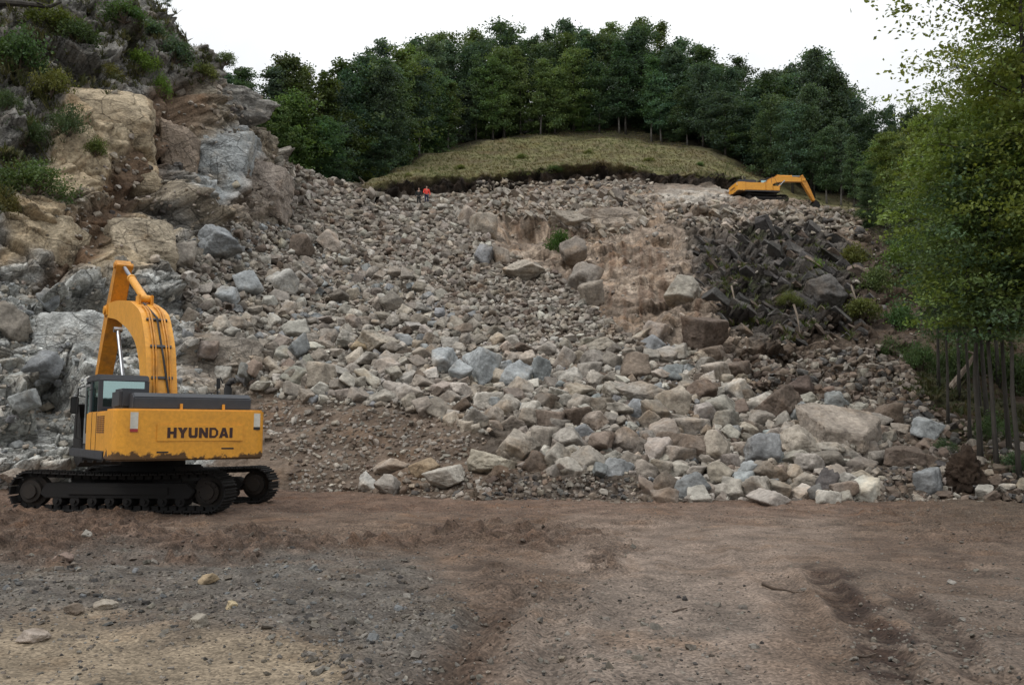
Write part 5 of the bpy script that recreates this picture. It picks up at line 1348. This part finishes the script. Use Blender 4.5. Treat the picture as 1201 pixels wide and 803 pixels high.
for k, (x, y, w_, h_, c, lab) in enumerate([
 (22,62,62,60,DKB,'dark green bush at the left edge high on the cliff'), (92,40,48,34,DKB,'dark bushy growth on grey rock near the top of the cliff'), (60,98,46,40,OLIV,'yellow green bush on the upper cliff ledge'),
 (80,146,48,44,DKB,'dark round bush above the tan rock face'), (30,156,50,40,DKB,'dark shrub left of the round bush above the tan face'), (40,212,86,50,DKB,'wide dark green bush low on the left cliff'),
 (168,74,40,34,BRGT,'bright green bush on the upper right of the cliff'), (204,60,42,40,DKG,'green bush close under the crest of the cliff'), (176,34,38,26,DKG,'green bush on the cliff crest near the top edge'),
 (128,84,32,20,OLIV,'olive bush in the middle of the upper cliff'), (8,240,40,46,OLIV,'olive shrub at the left edge below the wide bush'), (146,14,52,30,DKB,'dark bush at the top of the cliff'), (8,118,34,34,DKB,'dark bush at the left edge in the middle of the cliff'),
 (236,84,34,24,OLIV,'small olive shrub near the overhanging brow of the cliff'), (266,70,22,18,MIDG,'small green shrub on the brow at the end of the cliff'), (190,100,22,30,BRGT,'light green slim shrub at the top of the brown earth gully'), (112,172,26,24,OLIV,'small dull shrub under the dark round bush'), (60,24,60,30,OLIV,'olive scrub under the fallen trunk on the cliff'),
 (540,196,14,7,OLIV,'low dry shrub in the left part of the grass knoll'),(612,184,16,8,OLIV,'low dry shrub in the middle of the grass knoll'),(690,178,12,7,OLIV,'small scrub high on the grass knoll'),(650,198,18,8,DKB,'dark low scrub above the soil lip of the grass knoll'),(760,186,14,7,OLIV,'low dry scrub on the right part of the grass knoll'),(480,206,12,7,OLIV,'small scrub at the left end of the grass knoll'),(820,192,12,6,DKB,'dark scrub near the right end of the grass knoll'),
 (656,284,30,30,(.06,.12,.025),'lone green bush growing in the middle of the rock slope'), (838,354,26,20,(.06,.12,.025),'small green plant at the base of the dark slabs'), (1000,300,36,30,OLIV,'olive shrub right of the dark slabs'), (958,310,22,14,BRGT,'light green plant on top of the dark slabs'),
 (1030,330,44,34,MIDG,'green shrub on the shaded slope right of the rock face'), (1012,362,40,30,OLIV,'dull green shrub above the tilted dead stick'), (1056,372,40,36,DKB,'dark shrub in the shade of the right slope'), (1050,300,34,30,BRGT,'bright green shrub high on the right slope'), (1044,410,36,28,DKB,'dark shrub above the small stones on the right'), (1078,420,40,44,DKB,'dark shrub at the foot of the slope left of the lone trunk'), (926,350,28,18,OLIV,'low olive plant under the dark slabs'),
 (1120,430,50,50,DKB,'dark shrub by the leaning pale log'), (1165,500,44,36,DKB,'dark low shrub among the slim trunks'), (1188,540,40,30,DKG,'green low shrub at the yard edge by the slim trunks'), (1108,520,26,16,DKG,'small green plant above the dark earth mound'), (1195,440,70,60,DKB,'dark shrub at the right edge under the near trees'), (1150,420,60,60,DKB,'dark shrub behind the slim front trunks')]):
    pt, nn, _ = on_slope(x, y + h_ * .3); pt = np.asarray(pt, float); s = pt[1] / F
    root = empty('bush', tuple(pt - np.array([0, 0, .1])), g.uniform(0, 6.28)); root.scale = (w_ * s * .55, w_ * s * .55, h_ * s * .95)
    tag(root, lab, 'bush', 'bushes on the slopes')
    B_ = (BUSHF if pt[1] < 48 else BUSH)[k % (2 if pt[1] < 48 else 4)]
    link('stem', B_[0], root); f_ = link('foliage', B_[1], root); f_.color = (*tint(c, g, .1), 1)
# small tree on the crest of the cliff
p = on_slope(196, 14)[0]; plant_tree('crest_tree', FOREST[5], tuple(np.asarray(p, float) - [0, 0, .3]), 3.2, tint(DKG, g), 'small thin tree on the very crest of the cliff against the sky', None, .4)

# grass and weeds: tufts of blades
def tufts(name, label, pts, hs, cols, nbl=7, seed=3):
    g_ = np.random.default_rng(seed); n = len(pts)
    P = np.repeat(pts, nbl, 0); h_ = np.repeat(hs, nbl) * g_.uniform(.5, 1.2, n * nbl)
    az = g_.uniform(0, 6.28, n * nbl); ln = g_.uniform(.15, .8, n * nbl)
    base = P + np.stack([np.cos(az), np.sin(az), 0 * az], 1) * (h_ * .25)[:, None] * g_.uniform(0, 1, (n * nbl, 1))
    d = np.stack([np.cos(az) * ln, np.sin(az) * ln, 0 * az + 1], 1); sd = np.stack([-np.sin(az), np.cos(az), 0 * az], 1)
    w_ = (h_ * .10)[:, None]
    V = np.stack([base - sd * w_, base + sd * w_, base + d * h_[:, None] * .6 + sd * w_ * .5, base + d * h_[:, None] * np.array([1.3, 1.3, .95])], 1).reshape(-1, 3)
    c = np.repeat(np.repeat(cols, nbl, 0) * g_.uniform(.75, 1.3, (n * nbl, 1)), 4, 0)
    o = link(name, np_mesh(name, V, np.arange(n * nbl * 4).reshape(-1, 4), False, c, M_LEAF)); tag(o, label, name, kind='stuff'); return o
def slope_samples(n, poly, seed):
    g_ = np.random.default_rng(seed); P_ = np.array(poly, float); mn, mx_ = P_.min(0), P_.max(0)
    x = g_.uniform(mn[0], mx_[0], n * 3); y = g_.uniform(mn[1], mx_[1], n * 3); m = in_poly(x, y, poly); x, y = x[m][:n], y[m][:n]
    pt, nn, ok_ = on_slope(x, y); pt = pt + g_.normal(0, .15, pt.shape) * np.array([1, 1, 0]); return pt[ok_], x[ok_], y[ok_], g_
pt, x_, y_, g_ = slope_samples(9000, [(400,226),(455,205),(505,183),(560,168),(610,158),(700,150),(770,158),(820,174),(870,196),(925,228),(860,212),(760,202),(700,199),(600,208),(505,210)], 5)
mixv = (fbm(pt / 4, 3, 300)[:, None] * 1.3 + .5 + g_.normal(0, .15, (len(pt), 1))).clip(0, 1)
o = tufts('grass', 'dry olive grass on the rounded hilltop above the quarry', pt, g_.uniform(.10, .28, len(pt)), lerp(C(.165, .13, .07), C(.13, .145, .06), mixv), 7)
pt, x_, y_, g_ = slope_samples(9000, VEG[1:7] + [(100,130),(60,190),(20,236),(-60,280),(-60,-40)], 6)
k_ = fbm(pt / 1.6, 3, 310) + g_.normal(0, .15, len(pt)) >  .16; pt = pt[k_]
tufts('weeds', 'patchy weeds and grass growing on the upper cliff', pt, g_.uniform(.15, .5, len(pt)), lerp(C(.05, .06, .025), C(.13, .12, .055), g_.uniform(0, 1, (len(pt), 1)) ** 1.5), 8)
pt, x_, y_, g_ = slope_samples(16000, [(905,232),(1000,262),(1075,330),(1092,430),(1060,455),(1090,480),(1300,530),(1300,250),(1000,225)], 7)
k_ = fbm(pt / 2.2, 3, 320) + g_.normal(0, .2, len(pt)) > .0; pt = pt[k_]
tufts('undergrowth', 'low green and brown undergrowth on the shaded right slope', pt, g_.uniform(.08, .28, len(pt)), lerp(C(.035, .05, .018), C(.10, .085, .045), g_.uniform(0, 1, (len(pt), 1)) ** 1.6), 8)
pt, x_, y_, g_ = slope_samples(1500, [(820,268),(960,280),(1010,330),(1000,400),(900,400),(840,370)], 8)
k_ = fbm(pt / 1.6, 3, 330) > .12
tufts('moss_plants', 'small plants sprouting between the dark slabs', pt[k_], g_.uniform(.12, .4, k_.sum()), lerp(C(.05, .07, .02), C(.09, .09, .035), g_.uniform(0, 1, (k_.sum(), 1))), 7)

# dead wood
def stick(name, label, pts_px, r, mat, group=None, twigs=0, seed=1, ground=False, lift=0.0):
    g_ = np.random.default_rng(seed)
    if ground:
        P = [ground_pt(a, float(b)) for a, b in pts_px]; P = [(p[0], p[1], ground_z(np.array([p[0]]), np.array([p[1]]))[0] + r * .8 + lift) for p in P]
    else:
        Y = float(np.min([on_slope(a, b)[0][1] for a, b in pts_px])) - .25
        P = [ray_pt(a, b, Y - .15 * i) for i, (a, b) in enumerate(pts_px)]
    bm = bmesh.new(); P = [np.asarray(p, float) for p in P]; n = len(P)
    tube(bm, P, [r * (1 - .55 * i / (n - 1)) for i in range(n)], 8)
    for _ in range(twigs):
        a = P[int(g_.integers(1, n))]; d = g_.normal(size=3) * np.linalg.norm(P[-1] - P[0]) * .14; d[2] = abs(d[2]) * (.2 if ground else 1)
        tube(bm, [a, a + d * .6, a + d], [r * .4, r * .3, r * .15], 5)
    o = bobj(name, bm, mat, None, True); tag(o, label, 'branch', group); return o
stick('dead_branch', 'thin pale dead stick leaning on the shaded slope right of the dark boulder', [(998,334),(1004,352),(1012,375)], .055, M_DEAD, None, 3, 1)
stick('dead_branch', 'pale bent dead stick standing at the foot of the dark slabs', [(931,357),(935,370),(938,389)], .06, M_DEAD, None, 2, 2)
stick('dead_branch', 'thin dead stick hanging down over the dark slabs', [(858,335),(861,350),(863,366)], .05, M_DEAD, None, 1, 3)
stick('fallen_log', 'pale log leaning against the slope between the near trunks', [(1114,455),(1126,440),(1137,426),(1143,415)], .13, M_DEAD, None, 2, 4)
stick('fallen_log', 'dark fallen trunk lying across the top of the cliff', [(-20,2),(20,4),(58,8)], .28, M_BARK, None, 2, 5)
stick('twig', 'thin curved twig lying on the bare middle of the yard', [(894,685),(908,687),(922,688),(934,692)], .018, M_TWIG, None, 1, 6, True)
stick('twig', 'short bent twig near the dark wheel ruts', [(1003,769),(1014,763),(1027,760)], .012, M_TWIG, None, 1, 7, True)
stick('twig', 'tiny straight twig on the pale middle of the yard', [(788,712),(800,711),(806,710)], .010, M_TWIG, None, 0, 8, True)
# torn up root plate at the edge of the trees
pt = np.asarray(on_slope(1132, 574)[0], float); s = pt[1] / F
V, Fc = rock_shape(2222, 5, 9, 8, .10); V = V + V * (fbm(V * 4, 4, 5) * .22)[:, None]
o = boulder_obj(np_mesh('earth_mound', V * np.array([38, 34, 46]) * s * .62, Fc, True, None, M_ROCKO), C(.034, .023, .016)); o.name = 'earth_mound'; o.location = pt + np.array([0, 0, 18 * s])
tag(o, 'dark brown lump of torn up earth at the edge of the trees', 'earth mound')

# ------------------------------------------------------------------ two people at the top of the scree
def skin_mesh(name, joints, bones, mat, sub=2):
    me = bpy.data.meshes.new(name + '_cage'); me.from_pydata([j[0] for j in joints], bones, []); me.update()
    ob = bpy.data.objects.new(name + '_cage', me); COL.objects.link(ob)
    ob.modifiers.new('s', 'SKIN'); sb = ob.modifiers.new('d', 'SUBSURF'); sb.levels = sub
    for i, j in enumerate(joints):
        v = me.skin_vertices[0].data[i]; r = j[1]; v.radius = (r, r) if not isinstance(r, tuple) else r; v.use_root = (i == 0)
    dg = bpy.context.evaluated_depsgraph_get(); m2 = bpy.data.meshes.new_from_object(ob.evaluated_get(dg)); m2.name = name
    bpy.data.objects.remove(ob); bpy.data.meshes.remove(me)
    m2.materials.clear(); m2.materials.append(mat); m2.polygons.foreach_set('use_smooth', np.ones(len(m2.polygons), bool)); return m2
def cloth(name, c):
    return paint_mat(name, c, .85, .15)
M_SKIN = cloth('skin', (.42, .25, .18)); M_REDJ = cloth('red jacket cloth', (.80, .07, .05)); M_NAVY = cloth('navy cloth', (.03, .04, .08)); M_DARKC = cloth('black cloth', (.018, .022, .022)); M_HAIR = cloth('dark hair', (.03, .02, .015)); M_SHOE = cloth('boot leather', (.04, .03, .02))
def person(px, py, H, rz, jacket, trousers, label, arms):
    Y0_ = on_slope(px, py)[0]; root = empty('person', tuple(np.asarray(Y0_, float)), rz); k = H / 1.75; root.scale = (k, k, k)
    tag(root, label, 'person')
    J = [((0, 0, .95), (.15, .10)), ((0, 0, 1.15), (.13, .09)), ((0, 0, 1.38), (.17, .10)), ((0, 0, 1.5), (.06, .06)), ((0, .01, 1.57), (.065, .075)), ((0, .015, 1.66), (.078, .092)), ((0, .01, 1.735), (.05, .06)),
         ((.1, 0, .9), .095), ((.12, .01, .5), .062), ((.13, 0, .1), .042), ((.14, .15, .05), .035), ((-.1, 0, .9), .095), ((-.12, .01, .5), .062), ((-.13, 0, .1), .042), ((-.14, .15, .05), .035),
         ((.21, 0, 1.40), .06)] + [(a, r) for a, r in zip(arms[0], (.042, .032, .022))] + [((-.21, 0, 1.40), .06)] + [(a, r) for a, r in zip(arms[1], (.042, .032, .022))]
    Bn = [(0, 1), (1, 2), (2, 3), (3, 4), (4, 5), (5, 6), (0, 7), (7, 8), (8, 9), (9, 10), (0, 11), (11, 12), (12, 13), (13, 14), (2, 15), (15, 16), (16, 17), (17, 18), (2, 19), (19, 20), (20, 21), (21, 22)]
    link('body', skin_mesh('body', J, Bn, M_SKIN), root)
    JJ = [((0, 0, .86), (.19, .14)), ((0, 0, 1.15), (.17, .125)), ((0, 0, 1.38), (.20, .13)), ((0, 0, 1.49), (.08, .08)), ((.22, 0, 1.40), .085), (arms[0][0], .065), (arms[0][1], .052), ((-.22, 0, 1.40), .085), (arms[1][0], .065), (arms[1][1], .052)]
    link('jacket', skin_mesh('jacket', JJ, [(0, 1), (1, 2), (2, 3), (2, 4), (4, 5), (5, 6), (2, 7), (7, 8), (8, 9)], jacket), root)
    JT = [((0, 0, .93), (.16, .115)), ((.1, 0, .86), .108), ((.12, .01, .5), .08), ((.13, 0, .12), .062), ((-.1, 0, .86), .108), ((-.12, .01, .5), .08), ((-.13, 0, .12), .062)]
    link('trousers', skin_mesh('trousers', JT, [(0, 1), (1, 2), (2, 3), (0, 4), (4, 5), (5, 6)], trousers), root)
    link('hair', skin_mesh('hair', [((0, -.025, 1.63), (.078, .075)), ((0, -.015, 1.71), (.08, .092)), ((0, 0, 1.755), (.05, .06))], [(0, 1), (1, 2)], M_HAIR), root)
    for sx in (-1, 1):
        link('boot', skin_mesh('boot', [((sx * .13, -.02, .12), .055), ((sx * .135, 0, .05), .05), ((sx * .142, .16, .045), .045)], [(0, 1), (1, 2)], M_SHOE), root)
person(500, 239, 1.78, R(200), M_REDJ, M_NAVY, 'person in a bright red jacket and dark trousers standing at the top of the scree', (((.30, .02, 1.16), (.26, .16, .98), (.22, .22, .94)), ((-.30, 0, 1.14), (-.33, .06, .90), (-.33, .09, .83))))
person(491, 239, 1.74, R(170), M_DARKC, M_DARKC, 'person in dark clothes standing left of the one in the red jacket', (((.29, 0, 1.14), (.32, .05, .90), (.32, .08, .83)), ((-.29, 0, 1.14), (-.32, .05, .90), (-.32, .08, .83))))
# ------------------------------------------------------------------ light: overcast sky and a soft high sun
SUN_EL, SUN_AZ = R(52), R(-128)     # from the left and behind the camera
sun = bpy.data.objects.new('sun', bpy.data.lights.new('sun', 'SUN')); COL.objects.link(sun)
sun.data.energy = 1.05; sun.data.angle = R(18); sun.data.color = (1, .96, .9)
d = Vector((math.sin(SUN_AZ) * math.cos(SUN_EL), math.cos(SUN_AZ) * math.cos(SUN_EL), math.sin(SUN_EL)))
sun.rotation_euler = (-d).to_track_quat('-Z', 'Y').to_euler()
w = bpy.data.worlds.new('World'); scene.world = w; w.use_nodes = True
nt = w.node_tree; bg = nt.nodes['Background']; bg.inputs[1].default_value = .1
sky = N(nt, 'ShaderNodeTexSky'); sky.sky_type = 'NISHITA'; sky.sun_disc = False
sky.sun_elevation = SUN_EL; sky.sun_rotation = SUN_AZ; sky.dust_density = 3; sky.altitude = 600
tc = N(nt, 'ShaderNodeTexCoord')
cn, cv = noise_ramp(nt, tc.outputs['Generated'], 1.6, 6, .32, .62, .66, 1.0)
# an overcast sky is about three times brighter overhead than at the horizon
sx = N(nt, 'ShaderNodeSeparateXYZ'); nt.links.new(tc.outputs['Generated'], sx.inputs[0])
mr = N(nt, 'ShaderNodeMapRange'); mr.inputs[1].default_value = 0; mr.inputs[2].default_value = 1; mr.inputs[3].default_value = .64; mr.inputs[4].default_value = 1.75
nt.links.new(sx.outputs[2], mr.inputs[0])
vm = N(nt, 'ShaderNodeVectorMath', operation='SCALE'); vm.inputs[0].default_value = (9.9, 10.1, 10.3); nt.links.new(mr.outputs[0], vm.inputs['Scale'])
nt.links.new(mix_col(nt, cv, sky.outputs[0], vm.outputs[0]), bg.inputs[0])
scene.view_settings.view_transform = 'Standard'; scene.view_settings.look = 'None'
scene.view_settings.exposure = 0.0; scene.view_settings.gamma = 1; scene.view_settings.use_curve_mapping = False
scene.render.engine = 'CYCLES'
scene.cycles.max_bounces = 6; scene.cycles.diffuse_bounces = 2; scene.cycles.transparent_max_bounces = 8
scene.cycles.use_denoising = True
